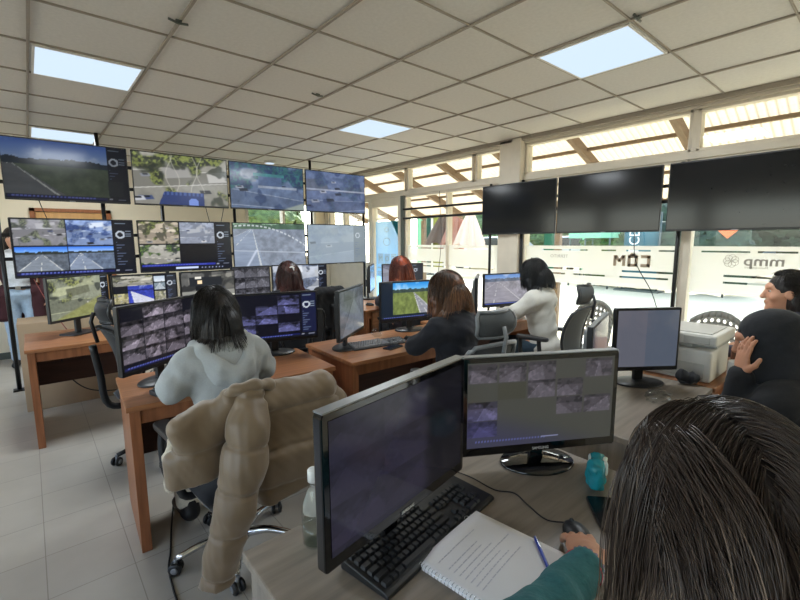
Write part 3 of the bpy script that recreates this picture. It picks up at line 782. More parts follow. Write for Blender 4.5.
# ------------------------------------------------------------------ monitors (origin: middle of the bottom edge of the panel, faces -Y, table below)
def monitor(label, p0, p1, zb, h, img, gloss=False, base_r=.11, base_shape='disc', zt=.7555, base_off=.10, back=None, mat=None, group=None, neck_y=.05):
    """panel from the left edge p0 to the right edge p1 (plan view), bottom edge at zb"""
    p0, p1 = Vector(p0), Vector(p1); w = (p1 - p0).length; c = (p0 + p1) / 2; rz = math.atan2(p1.y - p0.y, p1.x - p0.x)
    t = thing('monitor', label, 'monitor', (c.x, c.y, zt), rz, group)
    z0 = zb - zt; bz = M['gloss'] if gloss else M['black']
    b = MB(); bw_ = .018 if gloss else .012; lb = .03 if gloss else .022
    b.prism(rrect(w, h, .010 if gloss else .006, cy=z0 + h / 2), -.0, .026, 'y'); bez = b.build('bezel', bz, t, .004 if gloss else .0025)
    if gloss:
        MB().box((-w / 2 + .004, -.001, z0 + h - .001), (w / 2 - .004, .027, z0 + h + .0025)).build('top_trim', M['satin'], bez)
    s_ = MB(); s_.prism(rrect(w * .9, h * .86, .04, cy=z0 + h * .5), .026, .045, 'y'); s_.prism(rrect(w * .5, h * .5, .04, cy=z0 + h * .42), .045, .062, 'y'); s_.build('back_shell', back or M['black'], t, .004)
    if img is not None: screen_obj('display', w - 2 * bw_, h - bw_ - lb, img, mat or M['scr'], t, (0, -.0012, z0 + lb + (h - bw_ - lb) / 2))
    else: MB().box((-w / 2 + bw_, -.0012, z0 + lb), (w / 2 - bw_, .003, z0 + h - bw_)).build('display', M['off'], t)
    st = thing_part = MB()
    st.bar((0, neck_y + .012, .012), (0, max(neck_y, .05) + .012, z0 + h * .35), .05, .022, up=(0, 1, 0)); st.cbox((0, max(neck_y, .05) + .012, z0 + h * .3), (.07, .05, .09)); st.build('neck', bz, t, .004)
    bs = MB()
    if base_shape == 'disc':
        bs.M = Matrix.Translation((0, neck_y, 0)) @ Matrix.Diagonal((1.25, .9, 1, 1)); bs.lathe([(base_r * .98, 0), (base_r, .004), (base_r * .96, .009), (base_r * .5, .014), (.03, .017)], 36)
    else: bs.prism(rrect(.24, .17, .02, cx=0, cy=neck_y), 0, .012, 'z')
    bs.build('base', bz, t, 0 if base_shape == 'disc' else .004)
    return t
MW, MH = 96, 60
def cat_img(im): return im
mo = {}
# left front desk pair: CCTV mosaics
m1 = pic_mosaic(MH, MW, 5, 4, 4, ((0, 0), (3, 0)), (.66, .62, .68), hi=1.15); taskbar(m1, .93); m1 = haze(m1, (.2, .18, .26), .10)
mo['b1'] = monitor('monitor left of the woman in the pale hoodie, grey camera mosaic', (.295, 2.445), (.765, 2.745), .855, .355, m1)
m2 = pic_mosaic(MH, MW, 8, 4, 4, ((0, 0), (1, 0), (0, 1), (2, 2), (3, 2), (1, 3), (3, 0), (0, 2)), (.55, .56, .85), x1=1.0)
m2 = np.zeros((MH, MW, 3)) + rgb('#0b0c18')
for k, (i, j) in enumerate(((2, 0), (1, 1), (2, 1), (0, 2), (1, 2), (0, 3), (2, 3))): put(m2, .04 + .255 * i, .06 + .20 * j, .285 + .255 * i, .25 + .20 * j, pic_grey, 200 + k, (.55, .56, .85), .2, .85)
sidebar(m2, .82, .9, '#151a38'); taskbar(m2, .92)
mo['b2'] = monitor('monitor right of the woman in the pale hoodie, scattered camera pictures on black', (.935, 2.80), (1.50, 2.64), .845, .335, m2)
# middle desk pair
U2, V2 = uv(MH, MW)
m3 = haze(pic_grey(MH, MW, 301, (.55, .58, .64), .3, .9), (.46, .49, .52), .5)  # even grey mixed over the picture as a painted screen reflection
mo['c1'] = monitor('monitor turned sideways on the middle desk, grey reflection painted into its picture', (1.505, 2.37), (1.925, 2.68), .85, .345, m3, mat=M['scr_dim'])
m4 = np.zeros((MH, MW, 3)) + rgb('#14202e')
put(m4, .19, .02, .80, .88, pic_road, 333, .30, ('#1f86d8', '#8fcdf5'), '#6f7d45', '#8d8f98', .55, .72, 1.15, trees='#3a4a44', tree_h=.1)
for k in range(6): rect(m4, .88, .12 + .1 * k, .97, .14 + .1 * k, rgb('#3d4b5c'))
taskbar(m4, .92, '#24303f', .9)
mo['c2'] = monitor('monitor showing a blue sky over a green verge, before the brown-haired woman', (2.14, 2.75), (2.72, 2.605), .845, .34, m4)
# window-side front desk pair
m5 = haze(pic_road(MH, MW, 345, .22, ('#3f78c8', '#8fb0e0'), '#8d8a92', '#918e96', .3, -.6, 1.0, trees='#4a566a'), (.55, .55, .62), .2); taskbar(m5, .93, '#3a4a8a')
mo['f1'] = monitor('monitor with a pale road picture before the woman in the white top', (3.40, 2.69), (3.93, 2.53), .845, .34, m5)
mo['f2'] = monitor('grey monitor turned sideways at the left end of the white-topped woman\'s desk', (2.95, 2.40), (3.36, 2.715), .85, .34, haze(pic_grey(MH, MW, 351), (.55, .57, .6), .6), mat=M['scr_dim'], back=M['satin'])
# second row, below the wide screens
m6 = pic_lot(MH, MW, 401, '#8e937f', '#2a2e2a', '#8b9150', 4, .5, '#b9bd9a'); m6 = mixc(m6, sm(.05, .12, V2 - .95 + .6 * U2) * .9, rgb('#8f9258') ); m6 = m6 * (.8 + .3 * fnoise(MH, MW, 5, 20, 30)[..., None]); m6 = mixc(m6, ((U2 < .8) & (V2 < .55)) * .0, 0); sidebar(m6, .86, .95, '#0f1218')
mo['a1'] = monitor('monitor on the far left desk, grassy slope with parked cars', (.08, 4.30), (.52, 4.65), .885, .365, m6, base_shape='rect')
m7 = np.zeros((MH, MW, 3)) + rgb('#0d1018'); put(m7, 0, .02, .62, .3, pic_lot, 411, '#a9a79c', '#3b3d36', '#8a8a60', 3, .4, '#d6d2c2'); put(m7, .22, .3, .62, .8, pic_road, 415, .3, ('#2a3aa0', '#3a49b0'), '#3341a8', '#c8cbdc', .1, .2, 1.2, trees='#232a70')
put(m7, 0, .52, .22, .8, pic_lot, 417, '#b9b187', '#6d6a4a', '#8f8b50', 2, .3); put(m7, .64, .05, .82, .45, pic_road, 421, .5, ('#b5c4d4', '#dfe6ee'), '#7c8a94', '#a8b2bc', .5, 0, 1); put(m7, .64, .5, .82, .8, pic_lot, 423, '#b8b6a2', '#55574a', '#8d8d60', 2, .3); sidebar(m7, .84, .9, '#2a2d33')
mo['a2'] = monitor('small monitor with a blue split picture behind the black office chair', (.54, 4.62), (1.08, 4.62), .88, .345, m7, base_shape='rect')
m8 = pic_lot(MH, MW, 431, '#5c5c5a', '#1c1d1d', '#3b3d3a', 2, .2, '#a9a79e'); rect(m8, .15, .15, .75, .42, rgb('#23262a')); rect(m8, .25, .42, .66, .56, rgb('#101214')); rect(m8, .30, .26, .38, .36, rgb('#ffe2b8')); rect(m8, .26, .14, .37, .20, rgb('#e8e4da')); rect(m8, .0, .58, 1, .72, rgb('#8f8f88')); rect(m8, .0, .72, 1, .84, rgb('#d9d7c6'))
mo['a3'] = monitor('monitor showing a dark car with glowing lamp, behind the hooded woman', (1.09, 4.55), (1.62, 4.55), .87, .36, m8, base_shape='rect')
m9 = pic_mosaic(MH, MW, 14, 3, 3, (), (.72, .72, .78), y1=1.0); m9 = haze(m9, (.5, .5, .56), .15)
mo['g1'] = monitor('monitor left of the woman with the hair clip, pale camera mosaic', (1.60, 4.60), (2.03, 4.60), .88, .375, m9, base_shape='rect')
m10 = pic_lot(MH, MW, 455, '#aeb4c0', '#2b3444', '#54648a', 14, .2, '#dfe3ea'); sidebar(m10, .84, 1.0, '#0e121c')
mo['g2'] = monitor('monitor with a full car park, before the woman with the hair clip', (2.05, 4.60), (2.70, 4.50), .88, .375, m10, base_shape='rect')
m11 = haze(pic_lot(MH, MW, 461, '#8e90a0', '#3e4252', '#5c606c', 6, .2, '#b8bac8'), (.5, .5, .6), .15); sidebar(m11, .72, .95, '#20242e')
mo['h1'] = monitor('monitor before the red-haired woman, dull street picture with control strip', (3.67, 4.66), (4.28, 4.48), .85, .35, m11, base_shape='rect')
mo['h2'] = monitor('grey-backed monitor turned sideways left of the red-haired woman', (3.24, 4.36), (3.60, 4.74), .86, .35, haze(pic_grey(MH, MW, 471), (.45, .48, .55), .5), base_shape='rect', mat=M['scr_dim'])
# window-side near desk pair
m12 = haze(np.zeros((MH, MW, 3)) + np.where((U2 < .48)[..., None], rgb('#8f90a6'), rgb('#6f7f9c')), (.5, .52, .56), .45) * .66
mo['e1'] = monitor('monitor with a blank blue-grey screen on the desk beside the printer', (2.25, .93), (2.53, .72), .838, .33, m12, mat=M['scr_dim'], gloss=False, base_r=.105)
mo['e2'] = monitor('monitor seen edge-on behind the blank blue-grey screen', (1.93, .895), (2.41, 1.035), .795, .325, m12 * .7, mat=M['scr_dim'], back=M['satin'], base_shape='rect')
# foreground pair
FW, FH = 150, 92
m13 = pic_mosaic(FH, FW, 21, 3, 3, (), (.34, .31, .44), y1=.95, hi=.75, gap=0) * .62
U3, V3 = uv(FH, FW); m13 = haze(m13, (.20, .19, .26), .5); m13 = m13 * (1 - .55 * sm(.62, .72, U3))[..., None]
mo['d1'] = monitor('nearest monitor, turned left, dim purple camera mosaic above the keyboard', (.393, .695), (.916, .788), .849, .341, m13, gloss=True, mat=M['scr_fg'], base_r=.11)
m14 = np.zeros((FH, FW, 3)) + rgb('#3f413a')
for k, (i, j) in enumerate(((0, 0), (2, 0), (4, 0), (2, 1), (3, 1), (0, 2), (3, 2), (4, 2), (1, 0))):
    put(m14, .012 + .196 * i, .03 + .215 * j, .196 * (i + 1), .24 + .215 * j, pic_grey, 500 + k, (.66, .62, .70), .25, .75)
rect(m14, .2, .25, .39, .45, rgb('#3a3b2e')); put(m14, .012, .46, .2, .68, pic_grey, 521, (.62, .6, .85), .2, .9); put(m14, .012, .69, .2, .88, pic_grey, 525, (.55, .53, .9), .2, .9)
m14 = mixc(m14, sm(.1, .5, V3 - .55 * U3 - .30) * .55, rgb('#2a2a5e')); m14 = haze(m14, (.42, .41, .40), .22) * .85
for k in range(24): rect(m14, .06 + .02 * k, .915 - .0035 * k * 0, .072 + .02 * k, .935, rgb('#5a5f9c'))
rect(m14, .5, .915, .62, .93, rgb('#7d7fa0'))
mo['d2'] = monitor('glossy black monitor on a round foot on the near grey desk, faint camera mosaic', (1.022, .888), (1.503, .602), .806, .338, m14, gloss=True, mat=M['scr_fg'], base_r=.105, neck_y=.02)
M['print'] = pmat('white_print', '#d8d8d8', .5)
o = text_mesh('lettering', 'SAMSUNG', .013, M['print'], mo['d2'], .0003); o.rotation_euler = (PI / 2, 0, 0); o.location = (0, -.0022, .806 - .7555 + .012)
o = text_mesh('lettering', 'SAMSUNG', .011, M['print'], mo['d1'], .0003); o.rotation_euler = (PI / 2, 0, 0); o.location = (.0, -.0022, .849 - .7555 + .012)
# ------------------------------------------------------------------ desks (origin: front left corner on the floor, x along the front edge, y to the back)
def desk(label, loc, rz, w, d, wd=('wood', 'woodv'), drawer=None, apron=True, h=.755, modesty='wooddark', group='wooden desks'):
    t = thing('desk', label, 'desk', loc, rz, group); th = .026
    MB().box((0, 0, h - th), (w, d, h)).build('desktop', M[wd[0]], t, .003)
    for x in (.012, w - .012 - .045):
        MB().box((x, .015, 0), (x + .045, d - .02, h - th)).build('side_panel', M[wd[1]], t, .002)
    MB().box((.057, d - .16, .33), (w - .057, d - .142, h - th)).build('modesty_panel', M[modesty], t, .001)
    if apron: MB().box((.057, .03, h - th - .075), (w - .057, .05, h - th)).build('apron', M[wd[1]], t, .002)
    if drawer:
        x0, x1, zl = drawer
        MB().box((x0, .02, zl), (x1, d - .17, h - th - .002)).build('drawer_case', M[wd[1]], t, .002)
        f = MB().box((x0 - .004, .002, zl - .004), (x1 + .004, .02, h - th - .004)).build('drawer', M[wd[0]], t, .002)
        hd = MB(); cx = (x0 + x1) / 2; hd.tube([(cx - .05, .002, zl + .07), (cx - .05, -.018, zl + .07), (cx + .05, -.018, zl + .07), (cx + .05, .002, zl + .07)], .005, 6); hd.build('handle', M['steel'], f)
    return t
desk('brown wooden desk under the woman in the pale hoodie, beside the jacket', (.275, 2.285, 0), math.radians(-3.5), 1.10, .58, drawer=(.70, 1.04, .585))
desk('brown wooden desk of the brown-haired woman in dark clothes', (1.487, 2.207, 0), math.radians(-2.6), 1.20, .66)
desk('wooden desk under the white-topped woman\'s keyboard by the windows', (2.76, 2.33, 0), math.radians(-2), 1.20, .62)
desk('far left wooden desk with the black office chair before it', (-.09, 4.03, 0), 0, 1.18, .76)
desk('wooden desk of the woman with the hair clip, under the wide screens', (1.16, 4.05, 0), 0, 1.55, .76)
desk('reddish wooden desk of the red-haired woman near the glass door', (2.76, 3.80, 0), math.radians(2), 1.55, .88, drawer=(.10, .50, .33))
desk('near grey laminate desk with keyboard, notebook and two black monitors', (.333, .36, 0), 0, 1.085, .64, ('greywood', 'greywoodv'), modesty='greywoodv', apron=False)
desk('grey laminate desk with the blank blue-grey monitor', (1.68, .575, 0), 0, .93, .72, ('greywood', 'greywoodv'), modesty='greywoodv', apron=False)
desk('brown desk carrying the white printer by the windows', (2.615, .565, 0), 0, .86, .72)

# ------------------------------------------------------------------ office chairs (origin on the floor under the seat, sitter faces +y)
def office_chair(label, loc, rz, base='chrome', back='black', top=.98, headrest=False, arms=True, seat_mat='blackcloth', back_mat=None, frame='black', spin=.3, group='office chairs', seat_z=.455):
    t = thing('office_chair', label, 'chair', loc, rz, group)
    bm_ = M['steel'] if base == 'chrome' else M['black']; fm = M[frame]; bk = M[back_mat or 'blackcloth']
    b = MB(); b.lathe([(.035, .10), (.045, .085), (.04, .055)], 16); b.build('hub', bm_, t)
    for k in range(5):
        a = spin + 2 * PI * k / 5; c, s = math.cos(a), math.sin(a)
        l = MB(); l.tube(smooth_path([(.03 * c, .03 * s, .085), (.14 * c, .14 * s, .102), (.29 * c, .29 * s, .073)], 5), [.022, .022, .021, .02, .019, .018, .017, .016, .016, .015, .014], 10); leg = l.build('base_leg', bm_, t)
        w = MB(); w.M = Matrix.Translation((.295 * c, .295 * s, .031)) @ Matrix.Rotation(a + .7 + k, 4, 'Z') @ Matrix.Rotation(PI / 2, 4, 'X')
        for z in (-.026, .008): w.lathe([(.018, z), (.028, z + .002), (.030, z + .006), (.030, z + .012), (.028, z + .016), (.018, z + .018)], 16)
        cs = w.build('caster', M['black'], t)
        f = MB(); f.M = Matrix.Translation((.295 * c, .295 * s, .031)); f.tube([(0, 0, .0), (0, 0, .045)], .008, 8); f.M = w.M; f.lathe([(.012, -.03), (.016, -.028), (.012, -.026)], 12); f.lathe([(.012, .026), (.016, .028), (.012, .03)], 12); f.build('hub_cap', M['satin'], cs)
    g = MB(); g.lathe([(.026, .09), (.026, .25), (.017, .255), (.017, seat_z - .06)], 14); g.build('gas_lift', M['blackmetal'], t)
    MB().box((-.10, -.13, seat_z - .065), (.10, .10, seat_z - .035)).build('tilt_mechanism', M['blackmetal'], t, .006)
    # seat: dished cushion with rolled front
    def seat(u, v):
        x = (u - .5) * .49; y = (v - .5) * .47; e = max(0, abs(u - .5) * 2 - .75) / .25; e2 = max(0, abs(v - .5) * 2 - .7) / .3
        x *= 1 - .06 * e2 * e2; fr = max(0, v - .8) / .2
        return (x, y, seat_z + .025 - .022 * e * e - .02 * e2 * e2 - .03 * fr * fr - .012 * math.cos((u - .5) * PI))
    MB().surf(seat, 16, 16, True, .06).build('seat', M[seat_mat], t)
    # backrest: curved sheet, wider in the middle
    zb = seat_z + .10
    def backp(off):
        def P(u, v):
            z = zb + (top - zb) * v; wdt = .215 * (1 - .22 * abs(2 * v - .9) ** 2.2); x = (u - .5) * 2 * wdt
            y = -.235 - .085 * v ** 1.3 + .05 * math.sin(v * PI) * .6 + .055 * (2 * u - 1) ** 2 + off
            return (x, y, z - .02 * (2 * u - 1) ** 2 * (v > .9))
        return P
    bo = MB().surf(backp(0), 16, 18, True, .014 if back == 'mesh' else .045).build('backrest', bk, t)
    fr = MB(); P = backp(-.008); ring = [P(0, j / 18) for j in range(19)] + [P(i / 8, 1) for i in range(1, 8)] + [P(1, 1 - j / 18) for j in range(19)] + [P(1 - i / 8, 0) for i in range(1, 8)]
    fr.tube(ring, .013 if back == 'mesh' else .008, 8, closed=True); fr.build('back_frame', fm, bo)
    sp_ = MB(); sp_.tube(smooth_path([(0, -.10, seat_z - .05), (0, -.30, seat_z - .02), (0, -.335, zb + .10), (0, -.36, zb + .30)], 6), .022, 10); sp_.build('back_support', fm, t)
    if headrest:
        P2 = lambda u, v: ((u - .5) * .30 * (1 - .25 * (2 * v - 1) ** 4), -.30 + .05 * (2 * u - 1) ** 2 - .03 * math.cos((v - .5) * PI), top + .03 + .15 * v)
        hr = MB().surf(P2, 12, 8, True, .018).build('headrest', bk, t)
        h = MB(); h.tube([(0, -.33, top - .10), (0, -.355, top + .04), (0, -.335, top + .10)], .012, 8); rg = [P2(0, j / 6) for j in range(7)] + [P2(i / 6, 1) for i in range(1, 6)] + [P2(1, 1 - j / 6) for j in range(7)] + [P2(1 - i / 6, 0) for i in range(1, 6)]; h.tube(rg, .011, 8, closed=True); h.build('headrest_frame', fm, hr)
    if arms:
        for s in (-1, 1):
            a = MB(); x = .265 * s
            a.tube(smooth_path([(.18 * s, -.06, seat_z - .045), (x, -.05, seat_z - .03), (x + .012 * s, -.02, seat_z + .10), (x, .0, seat_z + .215)], 5), .018, 8)
            a.tube(smooth_path([(.18 * s, .10, seat_z - .045), (x, .12, seat_z - .03), (x + .012 * s, .16, seat_z + .10), (x, .17, seat_z + .215)], 5), .018, 8)
            ar = a.build('armrest', fm, t)
            p = MB(); p.prism(rrect(.075, .29, .035, cx=x, cy=.06), seat_z + .21, seat_z + .24); p.build('arm_pad', fm, ar, .008)
    return t
CH = {}
CH['b'] = office_chair('black office chair with chrome star base under the tan puffer jacket', (.675, 2.02, 0), .08, spin=.45, top=.90, arms=True)
CH['a'] = office_chair('empty black office chair before the far left desk', (.62, 3.42, 0), -1.5, base='black', back='black', top=.97, headrest=True, spin=1.0)
CH['c'] = office_chair('grey-framed office chair of the brown-haired woman in dark clothes', (2.07, 1.78, 0), -.15, base='chrome', back='mesh', top=.93, headrest=True, frame='satin', back_mat='mesh', spin=.2)
CH['f'] = office_chair('grey mesh chair with headrest behind the woman in the white top', (3.50, 1.99, 0), .1, base='black', back='mesh', top=.96, headrest=True, frame='dgrey', back_mat='mesh', spin=.7)
CH['g'] = office_chair('office chair of the woman with the hair clip at the second row', (1.86, 3.70, 0), -.1, base='black', top=.92, spin=.1)
CH['h'] = office_chair('office chair of the red-haired woman at the desk by the door', (3.09, 3.45, 0), -.15, base='black', top=.92, spin=.5)
CH['e'] = office_chair('office chair of the person in the black hood beside the printer desk', (2.36, .18, 0), -.05, base='black', top=.86, spin=.4, frame='dgrey', seat_z=.44)
CH['d'] = office_chair('office chair of the long-haired woman at the near grey desk', (.49, .04, 0), -.94, base='black', top=.86, spin=.4)
CH['p'] = office_chair('office chair of the person seen in profile against the windows', (3.42, .30, 0), 0, base='black', top=.86, spin=.4)

# perforated visitor chairs by the glass
def holed_panel(W_, z0, z1, arch, y, r=.30, nx=9, nz=7, thick=.006):
    """panel with a grid of round holes; its top edge is an arch"""
    b = MB(); vs = []; fs = []
    def mp(u, v):
        x = (u - .5) * W_ * (1 - .12 * v * v); zt = z1 - arch * (2 * u - 1) ** 2
        return (x, y - .06 * v + .05 * (2 * u - 1) ** 2, z0 + (zt - z0) * v)
    du, dv = 1 / nx, 1 / nz; ang = [math.radians(45 + 45 * k) for k in range(8)]
    for i in range(nx):
        for j in range(nz):
            cu, cv = (i + .5) * du, (j + .5) * dv; hole = 0 < i < nx - 1 and 0 < j < nz - 1
            n = len(vs); outer = []
            for a in ang:
                c, s = math.cos(a), math.sin(a); m = max(abs(c), abs(s)); outer.append((cu + c / m * du / 2, cv + s / m * dv / 2))
            for p in outer: vs.append(mp(*p))
            if hole:
                for a in ang: vs.append(mp(cu + math.cos(a) * r * du, cv + math.sin(a) * r * dv))
                for k in range(8): k2 = (k + 1) % 8; fs.append((n + k, n + k2, n + 8 + k2, n + 8 + k))
            else: fs.append(tuple(n + k for k in range(8)))
    b._add(vs, fs, True); return b
M['perf'] = pmat('grey_perforated_plastic', '#8b8d86', .5, amt=.05)
def visitor_chair(label, loc, rz):
    t = thing('visitor_chair', label, 'chair', loc, rz, 'perforated visitor chairs')
    o = holed_panel(.46, .52, .90, .09, -.20).build('backrest', M['perf'], t); md = o.modifiers.new('s', 'SOLIDIFY'); md.thickness = .008
    def seat(u, v): return ((u - .5) * .46, -.20 + .43 * v, .455 + .02 * math.cos((u - .5) * 5) * 0 - .03 * max(0, v - .8) ** 2 * 25 + .02 * (1 - v) ** 4)
    MB().surf(seat, 10, 10, True, .02).build('seat', M['perf'], t)
    for sx in (-1, 1):
        l = MB(); l.tube(smooth_path([(.20 * sx, .20, .0), (.19 * sx, .17, .25), (.19 * sx, .15, .435)], 4), .011, 8); l.build('leg', M['greymetal'], t)
        l = MB(); l.tube(smooth_path([(.21 * sx, -.26, .0), (.20 * sx, -.20, .25), (.19 * sx, -.17, .45), (.19 * sx, -.21, .62), (.185 * sx, -.26, .82)], 4), .011, 8); l.build('leg', M['greymetal'], t)
    return t
vc = visitor_chair('perforated grey visitor chair by the glass, behind the white-topped woman', (4.15, 2.06, 0), 1.35)
dup(vc, (4.22, 1.02, 0), 1.45, 'perforated grey visitor chair by the glass, behind the printer')

# ------------------------------------------------------------------ puffer jacket over the chair of the hooded-sweater woman
M['puffer'] = pmat('tan_puffer_nylon', '#7a674f', .5, amt=.05, scale=9, bump=.25, sheen=.3)
M['fur'] = pmat('cream_fleece_trim', '#cfc5b0', .95, amt=.15, scale=220, bump=.6)
def puff_disp(freq, amp, seed=0, seams=(), dirv=(0, 0, 1)):
    """quilting: soft bulge between narrow stitched grooves, with pulled wrinkles running into the seams"""
    dx, dy, dz = dirv
    def f(X, Y, Z):
        q = (X * dx + Y * dy + Z * dz + .006 * vnoise(X * 9, Y * 9, Z * 9, seed)) / freq
        fr = np.abs(q - np.round(q)) * freq                       # distance to the nearest seam
        groove = np.exp(-(fr / .009) ** 2)
        wr = vnoise(X * 34, Y * 34, Z * 9, seed + 2) * np.exp(-(fr / .04) ** 2)
        return amp * groove + .0035 * wr + .006 * vnoise(X * 22, Y * 22, Z * 6, seed + 1) + .0045 * vnoise(X * 10 + 4 * Z, Y * 10, Z * 12, seed + 5) + .0022 * vnoise(X * 45, Y * 45, Z * 26, seed + 3)
    return f
jk = thing('puffer_jacket', 'tan quilted puffer jacket hung over a black office chair back, sleeves dangling', 'jacket', (.675, 1.70, 0))
def jm(name, s, vox, disp, mat, relax=0):
    V, F = s.mesh(vox, 0, disp); return np_mesh(name, V - np.array([.675, 1.70, 0]), F, mat, jk, relax=relax)
Rj = [[1, 0, .04], [0, 1, .10], [-.04, -.10, 1]]
s = SDF()      # back of the jacket over the chair back, wide at the hem on the right
s.rbox((.815, 1.68, .70), (.215, .055, .215), .055, .03, R=Rj)
s.rbox((.845, 1.665, .50), (.215, .06, .175), .055, .06, R=Rj)
s.cone((.56, 1.70, .895), (.955, 1.69, .880), .050, .050, .05)
s.cone((.955, 1.69, .875), (1.03, 1.69, .74), .05, .06, .04)
s.cut((0, 0, .325), (.15, 0, -1))
jm('body_panel', s, .0075, puff_disp(.165, .009, 3), M['puffer'])
s = SDF()      # left front panel swung round the side of the chair
s.rbox((.455, 1.735, .735), (.095, .045, .155), .045, .04, R=[[.90, .25, .34], [-.25, .97, 0], [-.34, 0, .94]])
s.cone((.555, 1.70, .885), (.45, 1.74, .75), .052, .06, .05); s.rbox((.412, 1.76, .625), (.098, .048, .095), .045, .05)
s.cut((0, 0, .545), (.1, 0, -1))
jm('front_panel', s, .0075, puff_disp(.24, .007, 9), M['puffer'])
s = SDF()      # near sleeve hanging straight down
s.chain([(.625, 1.665, .905), (.590, 1.615, .80), (.560, 1.595, .66), (.512, 1.585, .50), (.458, 1.59, .34), (.415, 1.60, .14)], [.060, .082, .084, .078, .068, .058], .02); s.cut((.42, 1.60, .215), (0, 0, -1), 0)
slv = jm('sleeve', s, .007, puff_disp(.168, .009, 5, dirv=(.2, 0, .98)), M['puffer'])
s = SDF()
s.chain([(.985, 1.69, .85), (1.035, 1.70, .76), (1.055, 1.71, .62), (1.045, 1.72, .47)], [.048, .060, .058, .05], .02)
jm('sleeve', s, .0075, puff_disp(.15, .008, 7), M['puffer'])
s = SDF()      # collar rolled open on top, a ridge round a dark opening
s.chain([(.545, 1.70, .905), (.575, 1.655, .945), (.64, 1.635, .952), (.70, 1.655, .935), (.715, 1.70, .90)], [.022, .024, .024, .024, .022], .02)
jm('collar', s, .0065, puff_disp(.3, .004, 2), M['puffer'])
s = SDF(); s.chain([(.385, 1.80, .82), (.352, 1.80, .68), (.345, 1.80, .56)], [.02, .028, .024], .02)
jm('fleece_lining', s, .008, lambda X, Y, Z: .006 * vnoise(X * 70, Y * 70, Z * 70, 4), M['fur'])
s = SDF(); s.chain([(1.07, 1.75, .55), (1.065, 1.75, .44), (1.045, 1.74, .38)], [.018, .025, .018], .02)
jm('fleece_lining', s, .008, lambda X, Y, Z: .006 * vnoise(X * 70, Y * 70, Z * 70, 4), M['fur'])

# ------------------------------------------------------------------ small things on the desks
DZ = .7555
KEYROWS = [(0, 1, 12), (1, 1, 14), (2, 1, 14), (3, 1, 13), (4, 1, 12)]
M['key'] = pmat('black_keys', '#202124', .35, amt=.08); M['keyw'] = pmat('pale_keys', '#dedbd6', .45, amt=.03)
def keyboard(label, loc, rz, mats, keys_individual=False, w=.455, d=.142):
    t = thing('keyboard', label, 'keyboard', loc, rz, 'keyboards')
    b = MB(); b.prism([(-d / 2, .0), (d / 2, .0), (d / 2, .024), (d / 2 - .01, .026), (-d / 2 + .01, .014), (-d / 2, .010)], -w / 2, w / 2, 'x'); b.build('case', mats[0], t, .003)
    rows = []; x0 = -w / 2 + .012; u = .0190
    for r in range(6):
        y = d / 2 - .017 - r * .0212 - (.002 if r else 0); 
        if r == 0: ks = [(x0 + u * (i + .3 * (i > 0) + .3 * (i > 4) + .3 * (i > 8)), u) for i in range(13)]
        elif r < 5: n = [14, 14, 13, 12][r - 1]; off = [0, .4, .7, 1.1][r - 1]; ks = [(x0 + u * (i + off * (i > 0)), u * (1 + (off if i == 0 else 0) + ((15 - n - off) if i == n - 1 else 0))) for i in range(n)]
        else: ks = [(x0, u * 1.4), (x0 + u * 1.4, u), (x0 + u * 2.4, u * 1.3), (x0 + u * 3.7, u * 6.3), (x0 + u * 10, u * 1.3), (x0 + u * 11.3, u), (x0 + u * 12.3, u), (x0 + u * 13.3, u * 1.7)]
        nav = {0: [], 1: [0, 1, 2], 2: [0, 1, 2], 3: [], 4: [1], 5: [0, 1, 2]}[r]
        ks += [(x0 + u * 15.35 + i * u, u) for i in nav]
        num = {0: 0, 1: 4, 2: 4, 3: 3, 4: 4, 5: 3}[r]
        ks += [(x0 + u * 18.65 + i * u, u * (2 if (r == 5 and i == 0) else 1)) for i in range(num)]
        if num == 3 and r == 5: ks = ks[:-2] + [(x0 + u * 20.65, u)]
        rows += [(kx, y, kw) for kx, kw in ks]
    tilt = math.atan2(.012, d - .02); zf = lambda y: .020 + y * math.tan(tilt)
    def keymb(mb, kx, y, kw, z):
        a = kw - .0026; g = .0165; s = .0022
        mb._add([(kx, y - g / 2, z), (kx + a, y - g / 2, z), (kx + a, y + g / 2, z), (kx, y + g / 2, z), (kx + s, y - g / 2 + s, z + .007), (kx + a - s, y - g / 2 + s, z + .007), (kx + a - s, y + g / 2 - s, z + .008), (kx + s, y + g / 2 - s, z + .008)],
                [(4, 5, 6, 7), (0, 1, 5, 4), (1, 2, 6, 5), (2, 3, 7, 6), (3, 0, 4, 7)])
    if keys_individual:
        cache = {}
        rest = MB()
        for n, (kx, y, kw) in enumerate(sorted(rows, key=lambda q: q[1] + .0)):
            q = round(kw, 4)
            if n < 98:
                if q not in cache:
                    mb = MB(); keymb(mb, 0, 0, kw, 0); cache[q] = mb.build('key', mats[1], t, loc=(kx, y, zf(y)))
                else:
                    c = cache[q].copy(); COL.objects.link(c); c.location = (kx, y, zf(y))
            else: keymb(rest, kx, y, kw, zf(y))
        if rest.v: o = rest.build('keys', mats[1], t); o['kind'] = 'stuff'
    else:
        mb = MB()
        for kx, y, kw in rows: keymb(mb, kx, y, kw, zf(y))
        o = mb.build('keys', mats[1], t); o['kind'] = 'stuff'
    return t
kd = keyboard('black keyboard lying before the near monitor, beside the spiral notebook', (.735, .757, DZ), math.radians(9.4), (M['black'], M['key']), True, .475, .150)
lg = MB(); lg.tube(smooth_path([(-.012, .004, 0), (-.004, .008, 0), (.003, .003, 0), (-.002, -.004, 0), (.006, -.006, 0), (.013, .0, 0)], 4), .0014, 5); lg.build('emblem', M['print'], kd, loc=(.10, -.068, .0135))
keyboard('grey keyboard on the middle desk between the two monitors', (1.90, 2.475, DZ), math.radians(-8), (M['dgrey'], pmat('grey_keys', '#77777a', .4)))
